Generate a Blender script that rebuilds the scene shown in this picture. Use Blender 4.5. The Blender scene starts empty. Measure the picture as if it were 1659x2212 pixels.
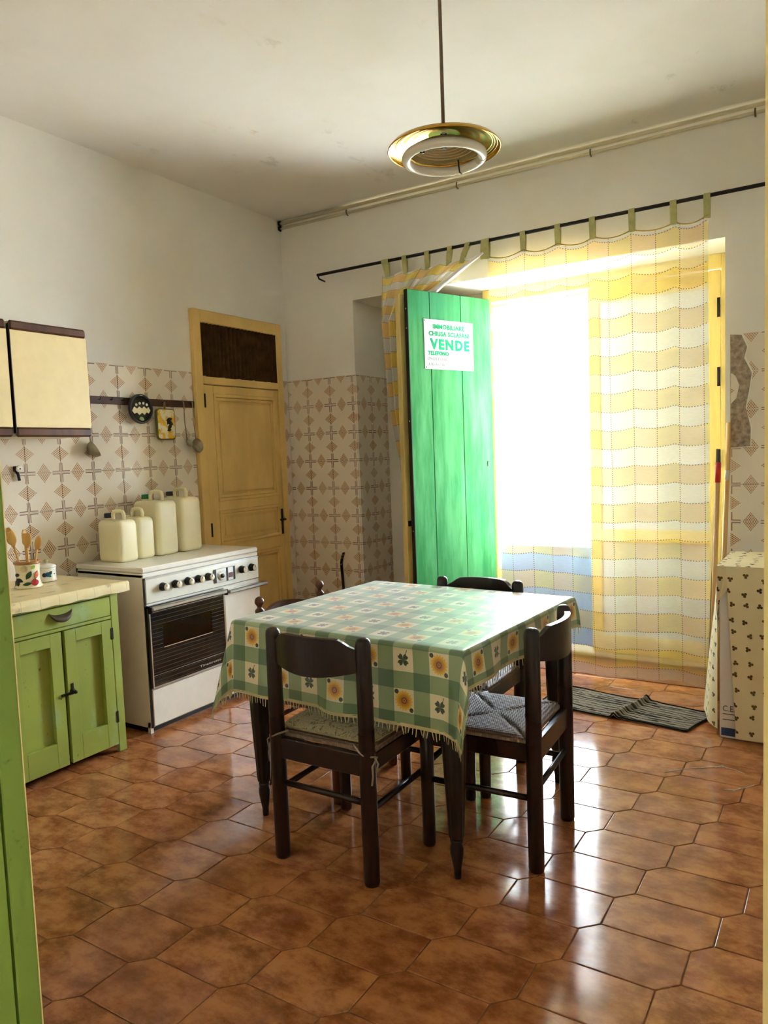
import bpy, math, random
from mathutils import Matrix, Vector
random.seed(7)
PI = math.pi
sc = bpy.context.scene
COL = sc.collection

# ------------------------------------------------------------------ camera (recovered from the photograph, 1659 x 2212)
F_PX, YAW, PITCH, ROLL, CAM_H = 1603.14, 0.55665, -0.078008, -0.037056, 1.40
def make_camera():
    f = Vector((-math.sin(YAW)*math.cos(PITCH), math.cos(YAW)*math.cos(PITCH), math.sin(PITCH)))
    r = Vector((math.cos(YAW), math.sin(YAW), 0)); u = r.cross(f)
    r2 = r*math.cos(ROLL) + u*math.sin(ROLL); u2 = -r*math.sin(ROLL) + u*math.cos(ROLL)
    cam = bpy.data.cameras.new('camera'); o = bpy.data.objects.new('camera', cam); COL.objects.link(o)
    m = Matrix((r2, u2, -f)).transposed().to_4x4(); m.translation = (0, 0, CAM_H); o.matrix_world = m
    cam.sensor_fit = 'HORIZONTAL'; cam.sensor_width = 36; cam.lens = F_PX/1659*36
    cam.clip_start = .02; cam.clip_end = 200
    sc.camera = o
make_camera()

# ------------------------------------------------------------------ world, sun, portal, exposure
w = bpy.data.worlds.new('sky'); sc.world = w; w.use_nodes = True
w.node_tree.nodes['Background'].inputs[0].default_value = (.78, .89, 1.0, 1)
w.node_tree.nodes['Background'].inputs[1].default_value = 3.5
sun = bpy.data.objects.new('sun_offscreen', bpy.data.lights.new('sun_offscreen', 'SUN')); COL.objects.link(sun)
sun.data.energy = 5; sun.data.angle = .01; sun.data.color = (1, .95, .86)
sun.rotation_euler = (math.radians(38), 0, math.radians(-8))      # from behind the house, over the roof, on to the street
por = bpy.data.objects.new('window_portal', bpy.data.lights.new('window_portal', 'AREA')); COL.objects.link(por)
por.data.shape = 'RECTANGLE'; por.data.size = 1.46; por.data.size_y = 2.36
por.data.cycles.is_portal = True
por.location = (-1.34, 4.93, 1.2); por.rotation_euler = (math.radians(-90), 0, 0)
sc.view_settings.view_transform = 'Standard'; sc.view_settings.look = 'None'
sc.view_settings.gamma = 1; sc.view_settings.use_curve_mapping = False
sc.view_settings.exposure = 4.3
sc.cycles.use_denoising = True; sc.cycles.use_adaptive_sampling = True; sc.cycles.adaptive_threshold = .025
sc.cycles.max_bounces = 9; sc.cycles.diffuse_bounces = 6; sc.cycles.glossy_bounces = 4
sc.cycles.transparent_max_bounces = 16; sc.cycles.transmission_bounces = 8
sc.cycles.caustics_reflective = False; sc.cycles.caustics_refractive = False
sc.cycles.sample_clamp_indirect = 8

# ------------------------------------------------------------------ colour and node helpers
def C(r, g, b):
    def f(c):
        c /= 255; return c/12.92 if c <= .04045 else ((c+.055)/1.055)**2.4
    return (f(r), f(g), f(b), 1)
class E:
    """a node socket that can be used in arithmetic"""
    def __init__(s, nt, k): s.nt, s.k = nt, k
    def _m(s, op, *a):
        n = s.nt.nodes.new('ShaderNodeMath'); n.operation = op
        for i, x in enumerate(a):
            if isinstance(x, E): s.nt.links.new(x.k, n.inputs[i])
            else: n.inputs[i].default_value = x
        return E(s.nt, n.outputs[0])
    def __add__(s, o): return s._m('ADD', s, o)
    def __radd__(s, o): return s._m('ADD', o, s)
    def __sub__(s, o): return s._m('SUBTRACT', s, o)
    def __rsub__(s, o): return s._m('SUBTRACT', o, s)
    def __mul__(s, o): return s._m('MULTIPLY', s, o)
    def __rmul__(s, o): return s._m('MULTIPLY', o, s)
    def __truediv__(s, o): return s._m('DIVIDE', s, o)
    def __lt__(s, o): return s._m('LESS_THAN', s, o)
    def __gt__(s, o): return s._m('GREATER_THAN', s, o)
    def __pow__(s, o): return s._m('POWER', s, o)
    def abs(s): return s._m('ABSOLUTE', s)
    def floor(s): return s._m('FLOOR', s)
    def frac(s): return s._m('FRACT', s)
    def sin(s): return s._m('SINE', s)
    def cos(s): return s._m('COSINE', s)
    def sqrt(s): return s._m('SQRT', s)
    def min(s, o): return s._m('MINIMUM', s, o)
    def max(s, o): return s._m('MAXIMUM', s, o)
    def odd(s): return (s*.5).frac() > .25
    def atan2(s, o): return s._m('ARCTAN2', s, o)
    def ramp(s, a, b):
        n = s.nt.nodes.new('ShaderNodeMapRange'); n.interpolation_type = 'SMOOTHSTEP'
        s.nt.links.new(s.k, n.inputs[0]); n.inputs[1].default_value = a; n.inputs[2].default_value = b
        return E(s.nt, n.outputs[0])
def new_mat(name, rough=.6, spec=.5, metal=0):
    m = bpy.data.materials.new(name); m.use_nodes = True; nt = m.node_tree
    b = nt.nodes['Principled BSDF']
    b.inputs['Roughness'].default_value = rough; b.inputs['Metallic'].default_value = metal
    b.inputs['Specular IOR Level'].default_value = spec
    return m, nt, b
def mixc(nt, fac, a, b):
    n = nt.nodes.new('ShaderNodeMix'); n.data_type = 'RGBA'
    if isinstance(fac, E): nt.links.new(fac.k, n.inputs[0])
    else: n.inputs[0].default_value = fac
    for i, x in ((6, a), (7, b)):
        if isinstance(x, tuple): n.inputs[i].default_value = x
        else: nt.links.new(x, n.inputs[i])
    return n.outputs[2]
def coords(nt, kind='UV'):
    if kind == 'P':
        return nt.nodes.new('ShaderNodeNewGeometry').outputs['Position']
    return nt.nodes.new('ShaderNodeTexCoord').outputs[kind]
def xyz(nt, vec):
    n = nt.nodes.new('ShaderNodeSeparateXYZ'); nt.links.new(vec, n.inputs[0])
    return [E(nt, n.outputs[i]) for i in range(3)]
def noise(nt, vec, scale, detail=3, rough=.55, stretch=None):
    if stretch:
        mp = nt.nodes.new('ShaderNodeMapping'); nt.links.new(vec, mp.inputs[0]); mp.inputs['Scale'].default_value = stretch
        vec = mp.outputs[0]
    n = nt.nodes.new('ShaderNodeTexNoise'); nt.links.new(vec, n.inputs['Vector'])
    n.inputs['Scale'].default_value = scale; n.inputs['Detail'].default_value = detail; n.inputs['Roughness'].default_value = rough
    return E(nt, n.outputs['Fac'])
def bump(nt, bsdf, h, strength=.2, dist=.01):
    n = nt.nodes.new('ShaderNodeBump'); n.inputs['Strength'].default_value = strength; n.inputs['Distance'].default_value = dist
    nt.links.new(h.k, n.inputs['Height']); nt.links.new(n.outputs[0], bsdf.inputs['Normal'])
def base(nt, b, col):
    if isinstance(col, tuple): b.inputs['Base Color'].default_value = col
    else: nt.links.new(col, b.inputs['Base Color'])
MATS = {}
def simple(name, col, rough=.5, spec=.5, metal=0, var=.12, scale=14, stretch=None, bmp=0):
    """plain paint, plastic, metal or wood with a little tonal variation"""
    if name in MATS: return MATS[name]
    m, nt, b = new_mat(name, rough, spec, metal)
    v = coords(nt, 'Object'); n = noise(nt, v, scale, 4, .6, stretch)
    dark = tuple(c*(1-2*var) for c in col[:3])+(1,); lite = tuple(min(1, c*(1+var)) for c in col[:3])+(1,)
    base(nt, b, mixc(nt, n.ramp(.25, .75), dark, lite))
    if bmp: bump(nt, b, n, bmp, .004)
    MATS[name] = m; return m

# ------------------------------------------------------------------ mesh helpers
class MB:
    def __init__(s): s.v, s.f, s.sm, s.uv = [], [], [], {}
    def add(s, verts, faces, smooth=False, uv=None):
        o = len(s.v); s.v += [tuple(x) for x in verts]
        for f in faces:
            s.f.append([o+i for i in f]); s.sm.append(smooth)
        if uv:
            for i, t in enumerate(uv): s.uv[o+i] = t
        return s
    def box(s, x0, x1, y0, y1, z0, z1, b=0):
        if x1 < x0: x0, x1 = x1, x0
        if y1 < y0: y0, y1 = y1, y0
        if z1 < z0: z0, z1 = z1, z0
        b = min(b, (x1-x0)*.45, (y1-y0)*.45, (z1-z0)*.45)
        if b <= 0:
            v = [(x, y, z) for z in (z0, z1) for y in (y0, y1) for x in (x0, x1)]
            return s.add(v, [(0,2,3,1),(4,5,7,6),(0,1,5,4),(2,6,7,3),(0,4,6,2),(1,3,7,5)])
        X, Y, Z = (x0, x1), (y0, y1), (z0, z1); v = []; idx = {}
        for i in (0, 1):
            for j in (0, 1):
                for k in (0, 1):
                    px, py, pz = X[i], Y[j], Z[k]; ix = b if i == 0 else -b; iy = b if j == 0 else -b; iz = b if k == 0 else -b
                    idx[i,j,k,0] = len(v); v.append((px, py+iy, pz+iz))
                    idx[i,j,k,1] = len(v); v.append((px+ix, py, pz+iz))
                    idx[i,j,k,2] = len(v); v.append((px+ix, py+iy, pz))
        f = []
        for i in (0, 1): f.append([idx[i,0,0,0], idx[i,1,0,0], idx[i,1,1,0], idx[i,0,1,0]][::1 if i else -1])
        for j in (0, 1): f.append([idx[0,j,0,1], idx[1,j,0,1], idx[1,j,1,1], idx[0,j,1,1]][::-1 if j else 1])
        for k in (0, 1): f.append([idx[0,0,k,2], idx[1,0,k,2], idx[1,1,k,2], idx[0,1,k,2]][::1 if k else -1])
        for j in (0, 1):
            for k in (0, 1):
                q = [idx[0,j,k,1], idx[1,j,k,1], idx[1,j,k,2], idx[0,j,k,2]]; f.append(q if (j == k) == False else q[::-1])
        for i in (0, 1):
            for k in (0, 1):
                q = [idx[i,0,k,0], idx[i,1,k,0], idx[i,1,k,2], idx[i,0,k,2]]; f.append(q if (i == k) else q[::-1])
        for i in (0, 1):
            for j in (0, 1):
                q = [idx[i,j,0,0], idx[i,j,1,0], idx[i,j,1,1], idx[i,j,0,1]]; f.append(q[::-1] if (i == j) else q)
        for i in (0, 1):
            for j in (0, 1):
                for k in (0, 1):
                    t = [idx[i,j,k,0], idx[i,j,k,1], idx[i,j,k,2]]; f.append(t if (i+j+k) % 2 else t[::-1])
        return s.add(v, f)
    def tube(s, pts, r, n=12, cap=True, smooth=True):
        pts = [Vector(p) for p in pts]; rs = r if isinstance(r, (list, tuple)) else [r]*len(pts)
        v = []; up = None
        for i, p in enumerate(pts):
            t = (pts[min(i+1, len(pts)-1)] - pts[max(i-1, 0)]).normalized()
            if up is None:
                up = Vector((0, 0, 1)) if abs(t.z) < .9 else Vector((1, 0, 0))
            a = (up - t*up.dot(t)).normalized(); b = t.cross(a); up = a
            for k in range(n):
                th = 2*PI*k/n; v.append(p + (a*math.cos(th) + b*math.sin(th))*rs[i])
        f = []
        for i in range(len(pts)-1):
            for k in range(n): f.append((i*n+k, i*n+(k+1) % n, (i+1)*n+(k+1) % n, (i+1)*n+k))
        s.add(v, f, smooth)
        if cap:
            o = len(s.v) - len(v)
            s.f.append([o+k for k in range(n)][::-1]); s.sm.append(False)
            s.f.append([o+(len(pts)-1)*n+k for k in range(n)]); s.sm.append(False)
        return s
    def lathe(s, prof, c=(0, 0, 0), n=24, smooth=True, flute=0, nf=0, mtx=None, cap=True):
        """prof: list of (radius, z)"""
        v = []
        for r, z in prof:
            for k in range(n):
                th = 2*PI*k/n; rr = r*(1 - flute*(.5+.5*math.cos(nf*th))) if flute else r
                q = Vector((rr*math.cos(th), rr*math.sin(th), z))
                v.append((mtx @ q if mtx else q) + Vector(c))
        f = []
        for i in range(len(prof)-1):
            for k in range(n): f.append((i*n+k, i*n+(k+1) % n, (i+1)*n+(k+1) % n, (i+1)*n+k))
        s.add(v, f, smooth)
        o = len(s.v) - len(v)
        if cap and prof[0][0] > 1e-5: s.f.append([o+k for k in range(n)][::-1]); s.sm.append(False)
        if cap and prof[-1][0] > 1e-5: s.f.append([o+(len(prof)-1)*n+k for k in range(n)]); s.sm.append(False)
        return s
    def prism(s, poly, h0, h1, mp, smooth=False, uv=None):
        """2-D outline extruded; mp(a, b, h) -> xyz"""
        n = len(poly)
        v = [mp(a, b, h0) for a, b in poly] + [mp(a, b, h1) for a, b in poly]
        f = [list(range(n))[::-1], list(range(n, 2*n))] + [(i, (i+1) % n, n+(i+1) % n, n+i) for i in range(n)]
        return s.add(v, f, smooth, uv)
    def grid(s, fn, nu, nv, smooth=True, uv=None, closed=False):
        v = [fn(i/nu, j/nv) for j in range(nv+1) for i in range(nu+1)]
        t = [uv(i/nu, j/nv) for j in range(nv+1) for i in range(nu+1)] if uv else None
        f = [(j*(nu+1)+i, j*(nu+1)+i+1, (j+1)*(nu+1)+i+1, (j+1)*(nu+1)+i) for j in range(nv) for i in range(nu)]
        return s.add(v, f, smooth, t)
    def mesh(s, name, mat=None):
        me = bpy.data.meshes.new(name); me.from_pydata(s.v, [], s.f)
        me.polygons.foreach_set('use_smooth', s.sm)
        if s.uv:
            l = me.uv_layers.new(name='UVMap')
            for lp in me.loops: l.data[lp.index].uv = s.uv.get(lp.vertex_index, (0, 0))
        if mat: me.materials.append(mat)
        me.update(); return me
    def build(s, name, mat, parent=None, loc=(0, 0, 0), rot=(0, 0, 0)):
        o = bpy.data.objects.new(name, s.mesh(name, mat)); COL.objects.link(o)
        o.location = loc; o.rotation_euler = rot
        if parent: o.parent = parent
        return o
def B(*a, b=0): return MB().box(*a, b=b)
def fixnormals(o):
    import bmesh
    bm = bmesh.new(); bm.from_mesh(o.data); bmesh.ops.recalc_face_normals(bm, faces=bm.faces); bm.to_mesh(o.data); bm.free(); return o
def tag(o, label, cat, group=None, kind=None):
    o['label'] = label; o['category'] = cat
    if group: o['group'] = group
    if kind: o['kind'] = kind
    return o
def thing(name, label, cat, loc=(0, 0, 0), rz=0, group=None, kind=None):
    o = bpy.data.objects.new(name, None); COL.objects.link(o); o.empty_display_size = .1
    o.location = loc; o.rotation_euler = (0, 0, rz); return tag(o, label, cat, group, kind)
def structure(name, mb, mat, label, cat):
    return tag(mb.build(name, mat), label, cat, kind='structure')
def rounded(hx, hy, r, n=5):
    p = []
    for cx, cy, a0 in ((hx-r, hy-r, 0), (-hx+r, hy-r, 90), (-hx+r, -hy+r, 180), (hx-r, -hy+r, 270)):
        for k in range(n+1):
            a = math.radians(a0 + 90*k/n); p.append((cx+r*math.cos(a), cy+r*math.sin(a)))
    return p
def loft(mb, rings, smooth=True):
    n = len(rings[0]); v = [p for r in rings for p in r]
    f = [(i*n+k, i*n+(k+1) % n, (i+1)*n+(k+1) % n, (i+1)*n+k) for i in range(len(rings)-1) for k in range(n)]
    f += [list(range(n))[::-1], [(len(rings)-1)*n+k for k in range(n)]]
    return mb.add(v, f, smooth)
def text_mesh(name, txt, size, mat, parent, mtx, align='CENTER', bold=0., ext=.0006, width=None):
    cu = bpy.data.curves.new(name, 'FONT'); cu.body = txt; cu.size = size; cu.align_x = align; cu.offset = bold; cu.extrude = ext
    cu.resolution_u = 3; cu.space_character = 1 + bold*55
    t = bpy.data.objects.new(name+'_curve', cu); COL.objects.link(t)
    bpy.context.view_layer.update()
    me = bpy.data.meshes.new_from_object(t.evaluated_get(bpy.context.evaluated_depsgraph_get()))
    bpy.data.objects.remove(t); bpy.data.curves.remove(cu)
    if width:
        xs = [v.co.x for v in me.vertices]; k = width/(max(xs)-min(xs)); mx = (max(xs)+min(xs))/2
        for v in me.vertices: v.co.x = (v.co.x-mx)*k
    me.materials.clear(); me.materials.append(mat)
    o = bpy.data.objects.new(name, me); COL.objects.link(o); o.parent = parent; o.matrix_local = mtx
    return o

# ------------------------------------------------------------------ room dimensions (metres)
XL, XR, YF, YB, ZC = -3.587, .85, .50, 4.451, 3.15
TS, TTOP = .2022, 1.972            # wall tile pitch, top of the tiling
NX0, NX1, NZ = -2.967, -.555, 2.49  # window niche
YN = 4.87                           # back of the niche
T = .006                            # tile thickness

# ------------------------------------------------------------------ surface materials
def m_plaster(name, col, stain, peel=0):
    m, nt, b = new_mat(name, .85, .2)
    p = coords(nt, 'P'); n1 = noise(nt, p, 1.1, 4, .6); n2 = noise(nt, p, 26, 4, .6)
    c = mixc(nt, n1.ramp(.35, .75), col, stain)
    if peel:
        n3 = noise(nt, p, 5.5, 6, .68, (1, .55, 1)); n4 = noise(nt, p, .55, 2, .5)
        k = n3.ramp(.60, .68) * n4.ramp(.46, .60)
        c = mixc(nt, k*.30, c, C(150, 138, 112))
        bump(nt, b, n2*.25 - k*.8, .25, .004)
    else:
        bump(nt, b, n2 + n1*2, .12, .004)
    base(nt, b, c); return m
M_WALL = m_plaster('plaster', C(236, 234, 228), C(228, 223, 210))
M_CEIL = m_plaster('ceiling_plaster', C(232, 230, 225), C(224, 220, 209), peel=1)
M_HALL = m_plaster('hall_plaster', C(225, 216, 190), C(215, 204, 175))
def m_tile():
    m, nt, b = new_mat('printed_wall_tile', .22, .5)
    u, v, _ = xyz(nt, coords(nt, 'UV'))
    a = u.min(1-u); c = v.min(1-v)                       # distance from the tile's edges
    def half(p, along):                                  # half a checkered lozenge sitting on an edge
        s = along-.5; P = p/.25 + s/.19; Q = p/.25 - s/.19
        inside = (p/.25 + s.abs()/.19) < 1
        dots = ((P*3.2+.5).frac()-.5).abs().max(((Q*3.2+.5).frac()-.5)  .abs()) < .33
        return inside, inside*dots
    i1, d1 = half(a, v); i2, d2 = half(c, u)
    def arm(p, q): return ((p-.027).abs() < .0100)*(q < .25)*(q > .017), (p < .03)*(q < .25)
    l1, g1 = arm(a, c); l2, g2 = arm(c, a)
    pos = coords(nt, 'P'); wear = noise(nt, pos, 2.0, 3, .6).ramp(.36, .62); cl = noise(nt, pos, 1.3, 2, .5)
    ground = mixc(nt, cl.ramp(.3, .7), C(234, 226, 212), C(226, 214, 196))
    col = mixc(nt, i1.max(i2)*.28, ground, C(224, 190, 138))
    col = mixc(nt, g1.max(g2)*.30, col, C(205, 165, 150))
    col = mixc(nt, (d1.max(d2))*(wear*.35+.65), col, C(150, 98, 48))
    col = mixc(nt, (l1.max(l2))*(wear*.4+.6), col, C(92, 46, 46))
    base(nt, b, col); return m
M_TILE = m_tile()
def m_floor():
    m, nt, b = new_mat('glazed_floor_tile', .2, .5)
    p = coords(nt, 'P')
    oi = nt.nodes.new('ShaderNodeObjectInfo'); rnd = E(nt, oi.outputs['Random'])
    ad = nt.nodes.new('ShaderNodeVectorMath'); ad.operation = 'ADD'; nt.links.new(p, ad.inputs[0])
    cx = nt.nodes.new('ShaderNodeCombineXYZ'); nt.links.new((rnd*40).k, cx.inputs[2]); nt.links.new(cx.outputs[0], ad.inputs[1])
    q = ad.outputs[0]
    n1 = noise(nt, q, 11, 7, .72, (.7, 1, 1)); n2 = noise(nt, q, 4.2, 5, .65); n3 = noise(nt, q, 40, 3, .6)
    c = mixc(nt, n1.ramp(.34, .64), C(128, 72, 40), C(186, 124, 76))
    c = mixc(nt, n2.ramp(.52, .74)*.7, c, C(168, 104, 80))
    c = mixc(nt, (n1*n2*2).ramp(.55, .8)*.5, c, C(196, 136, 88))
    c = mixc(nt, rnd*.25, c, C(140, 78, 40))
    base(nt, b, c)
    nt.links.new((n3*.08 + n1*.10 + .03).k, b.inputs['Roughness'])
    bump(nt, b, noise(nt, p, 7, 2, .5)*1.0 + n3*.10, .03, .01); return m
M_FLOOR = m_floor()
M_GROUT = simple('floor_grout', C(124, 88, 62), .9, .2)
M_WGROUT = simple('wall_grout', C(176, 156, 138), .9, .2)

# ------------------------------------------------------------------ the setting: shell
floor = structure('floor', B(XL, XR, YF-.12, YB, -.10, -.003), M_GROUT, 'brown glazed tile floor of the kitchen', 'floor')
# six-sided floor tiles: rectangles with two opposite corners cut, staggered lattice measured in the photograph
def clip(poly, x0, x1, y0, y1):
    def cut(p, inside, inter):
        out = []
        for i in range(len(p)):
            a, b = p[i-1], p[i]
            if inside(b):
                if not inside(a): out.append(inter(a, b))
                out.append(b)
            elif inside(a): out.append(inter(a, b))
        return out
    def lerp(a, b, t): return tuple(a[k]+(b[k]-a[k])*t for k in range(len(a)))
    for ax, lim, sg in ((0, x0, 1), (0, x1, -1), (1, y0, 1), (1, y1, -1)):
        if not poly: break
        poly = cut(poly, lambda p: sg*(p[ax]-lim) >= -1e-9, lambda a, b: lerp(a, b, (lim-a[ax])/(b[ax]-a[ax])))
    return poly
O0, TU, TV, TD, LA = (-.5417, 2.4253), .29892, .19934, .05126, -.00665
cu, su = math.cos(LA), math.sin(LA)
def UVW(a, b): return (a*cu - b*su, a*su + b*cu)
# outline of one tile relative to lattice point P (left end of a short diagonal joint)
hexa = [(0, 0), (TD, TD), (TU, TD), (TU+0, TD-(TV-TD)-0), ]
l1, l2 = TU-TD, TV-TD
# corners going round one tile: Q -> P' -> down -> ... (tile lying below-right of the joint P..Q)
hexa = [(TD, TD), (TU, TD), (TU, TD-l2), (TU-TD, -l2-0), (0, -l2), (0, 0)]
g = .0016
cxh = sum(p[0] for p in hexa)/6; cyh = sum(p[1] for p in hexa)/6
def shrink(poly, d):
    n = len(poly); out = []
    for i in range(n):
        a, b, c = poly[i-1], poly[i], poly[(i+1) % n]
        e1 = Vector((b[0]-a[0], b[1]-a[1])).normalized(); e2 = Vector((c[0]-b[0], c[1]-b[1])).normalized()
        n1 = Vector((e1.y, -e1.x)); n2 = Vector((e2.y, -e2.x))       # inward for clockwise outlines
        k = d/(1+n1.dot(n2)); out.append((b[0]+(n1.x+n2.x)*k, b[1]+(n1.y+n2.y)*k))
    return out
def tile_mesh(poly, name):
    out = shrink(poly, g); inn = shrink(poly, g+.0022)
    mb = MB(); n = len(out)
    v = [(x, y, -.003) for x, y in out] + [(x, y, -.0012) for x, y in out] + [(x, y, 0) for x, y in inn]
    f = [list(range(2*n, 3*n))[::-1]]
    for r in (0, 1): f += [(r*n+(i+1) % n, r*n+i, (r+1)*n+i, (r+1)*n+(i+1) % n) for i in range(n)]
    mb.add(v, f); return mb.mesh(name, M_FLOOR)
full = None; nt_ = 0
for i in range(-16, 12):
    for j in range(-24, 24):
        px = i*TU - j*TD; py = i*TD - j*TV
        ox, oy = UVW(px, py); ox += O0[0]; oy += O0[1]
        wp = [(ox+UVW(a, b)[0], oy+UVW(a, b)[1]) for a, b in hexa]
        cp = clip(wp, XL+.001, XR-.001, YF-.10, YB-.001)
        if len(cp) < 3: continue
        xs = [p[0] for p in cp]; ys = [p[1] for p in cp]
        if max(xs)-min(xs) < .02 or max(ys)-min(ys) < .02: continue
        if cp == wp or len(cp) == 6 and all(abs(a[0]-b[0])+abs(a[1]-b[1]) < 1e-6 for a, b in zip(cp, wp)):
            if full is None: full = tile_mesh([UVW(a, b) for a, b in hexa], 'floor_tile')
            me = full; loc = (ox, oy, 0)
        else:
            me = tile_mesh(cp, 'floor_tile_cut'); loc = (0, 0, 0)
        o = bpy.data.objects.new('floor_tile', me); COL.objects.link(o); o.location = loc; o.parent = floor; nt_ += 1
print('floor tiles', nt_)
ceiling = structure('ceiling', B(XL-.15, XR+.15, YF-.1, YB+.5, ZC, ZC+.2), M_CEIL, 'pale plaster ceiling with peeling paint patches', 'ceiling')
wall_left = structure('wall_left', B(XL-.15, XL, YF-.1, YB+.5, -.1, ZC), M_WALL, 'white plaster wall with patterned tiles behind the stove', 'wall')
wall_right = structure('wall_right', B(XR, XR+.15, YF-.1, YB+.5, -.1, ZC), M_WALL, 'plain white plaster wall opposite the stove', 'wall')
wb = MB().box(XL, NX0, YB, YB+.5, -.1, ZC).box(NX1, XR, YB, YB+.5, -.1, ZC).box(NX0, NX1, YB, YB+.5, NZ, ZC)
wb.box(NX0, -2.13, YN, YB+.5, -.1, NZ)
wall_back = structure('wall_back', wb, M_WALL, 'white plaster wall with tiled dado and deep balcony niche', 'wall')
structure('floor_niche', B(NX0+.001, NX1-.001, YB, YB+.5, -.1, .004), simple('niche_floor', C(120, 72, 42), .4), 'brown floor of the balcony door niche', 'floor')
DX0, DX1 = -.84, -.033
wf = MB().box(XL, DX0-.06, YF-.1, YF, -.1, ZC).box(DX1+.06, XR, YF-.1, YF, -.1, ZC).box(DX0-.06, DX1+.06, YF-.1, YF, 2.16, ZC)
wall_front = structure('wall_front', wf, M_HALL, 'plaster wall with the doorway one looks through', 'wall')

# wall tiles ---------------------------------------------------------------
tile_full = {}
def tile_obj(parent, mp, a0, a1, b0, b1, u0, u1, v0, v1, key):
    """one glazed tile between a0..a1, b0..b1 on a wall; mp(a, b, h) -> xyz, h off the wall"""
    gp = .0009; ch = .0016
    fullsize = abs((a1-a0)-TS) < 1e-6 and abs((b1-b0)-TS) < 1e-6
    if fullsize and key in tile_full: me = tile_full[key]
    else:
        da, db = a1-a0, b1-b0
        def ring(ins, h): return [mp(ins, ins, h), mp(da-ins, ins, h), mp(da-ins, db-ins, h), mp(ins, db-ins, h)]
        v = ring(gp, 0) + ring(gp, T-ch) + ring(gp+ch, T)
        du, dv = u1-u0, v1-v0
        q = [(u0, v0), (u1, v0), (u1, v1), (u0, v1)]
        mb = MB(); mb.add(v, [(0,1,5,4),(1,2,6,5),(2,3,7,6),(3,0,4,7),(4,5,9,8),(5,6,10,9),(6,7,11,10),(7,4,8,11),(8,9,10,11)], False, q*3)
        me = mb.mesh('wall_tile', M_TILE)
        if fullsize: tile_full[key] = me
    o = bpy.data.objects.new('wall_tile', me); COL.objects.link(o); o.location = Vector(mp(a0, b0, 0)); o.parent = parent
    return o
def tile_field(parent, base_pt, adir, ndir, a_start, a_end, a_grid, z0, key, skip=None):
    """tiles from a_start to a_end along adir, grid lines at a_grid + k*TS, rows down from TTOP"""
    A, N, P0 = Vector(adir), Vector(ndir), Vector(base_pt)
    k = math.floor((a_start-a_grid)/TS - 1e-6); n = 0
    while a_grid + k*TS < a_end - 1e-6:
        s0, s1 = a_grid+k*TS, a_grid+(k+1)*TS
        a0, a1 = max(s0, a_start), min(s1, a_end)
        r = 0
        while True:
            t1 = TTOP - r*TS; t0 = t1 - TS; b0 = max(t0, z0)
            if t1 - z0 < .01: break
            if a1-a0 > .008 and not (skip and skip(k, r)):
                o = tile_obj(parent, lambda a, b, h: A*a + Vector((0, 0, b)) + N*h, a0, a1, b0, t1,
                         (a0-s0)/TS, (a1-s0)/TS, (b0-t0)/TS, 1, key)
                o.location = P0 + A*a0 + Vector((0, 0, b0)); n += 1
            r += 1
        k += 1
    return n
n = tile_field(wall_left, (XL, 0, 0), (0, 1, 0), (1, 0, 0), YF+.02, 3.474, 2.2832, .02, 'L')
n += tile_field(wall_left, (XL, 0, 0), (0, 1, 0), (1, 0, 0), 4.356, YB-.002, 2.2832, .02, 'L')
n += tile_field(wall_back, (0, YB, 0), (1, 0, 0), (0, -1, 0), XL+.008, NX0-.001, -3.5988, .02, 'B')
n += tile_field(wall_back, (NX0, 0, 0), (0, 1, 0), (1, 0, 0), YB, YN-.002, YB-.012, .03, 'N')
n += tile_field(wall_back, (0, YB, 0), (1, 0, 0), (0, -1, 0), -.530, XR-.002, -.530, .02, 'B', skip=lambda k, r: k == 0 and r in (0, 1, 2))
print('wall tiles', n)
# the broken tiles beside the balcony door: jagged remains and bare mortar
def flat_poly(name, pts, mat, parent, th, uvbase=None):
    mb = MB(); uv = [((x-uvbase[0])/TS, (z-uvbase[1])/TS) for x, z in pts]*2 if uvbase else None
    mb.prism(pts, 0, th, lambda a, b, h: (a, YB-h, b), uv=uv)
    return fixnormals(mb.build(name, mat, parent))
M_MORTAR = simple('mortar', C(176, 158, 138), .95, .1, var=.25, scale=40, bmp=.8)
flat_poly('mortar', [(-.530, 1.365), (-.530, 1.972), (-.475, 1.965), (-.448, 1.90), (-.462, 1.84), (-.425, 1.76), (-.440, 1.66), (-.455, 1.58), (-.43, 1.47), (-.432, 1.37)], M_MORTAR, wall_back, .0012)
z1 = TTOP
flat_poly('wall_tile', [(-.470, 1.971), (-.329, 1.971), (-.329, z1-TS+.001), (-.420, z1-TS+.001), (-.455, 1.85), (-.442, 1.90)], M_TILE, wall_back, .003, (-.530, z1-TS))
flat_poly('wall_tile', [(-.418, z1-TS-.001), (-.329, z1-TS-.001), (-.329, z1-2*TS+.001), (-.449, z1-2*TS+.001), (-.436, 1.66)], M_TILE, wall_back, .003, (-.530, z1-2*TS))
flat_poly('wall_tile', [(-.451, z1-2*TS-.001), (-.329, z1-2*TS-.001), (-.329, z1-3*TS+.001), (-.427, z1-3*TS+.001), (-.425, 1.47)], M_TILE, wall_back, .003, (-.530, z1-3*TS))
flat_poly('wall_tile', [(-.527, 1.60), (-.527, 1.77), (-.505, 1.75), (-.485, 1.70), (-.50, 1.63)], M_TILE, wall_back, .003, (-.56, 1.57))

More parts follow.
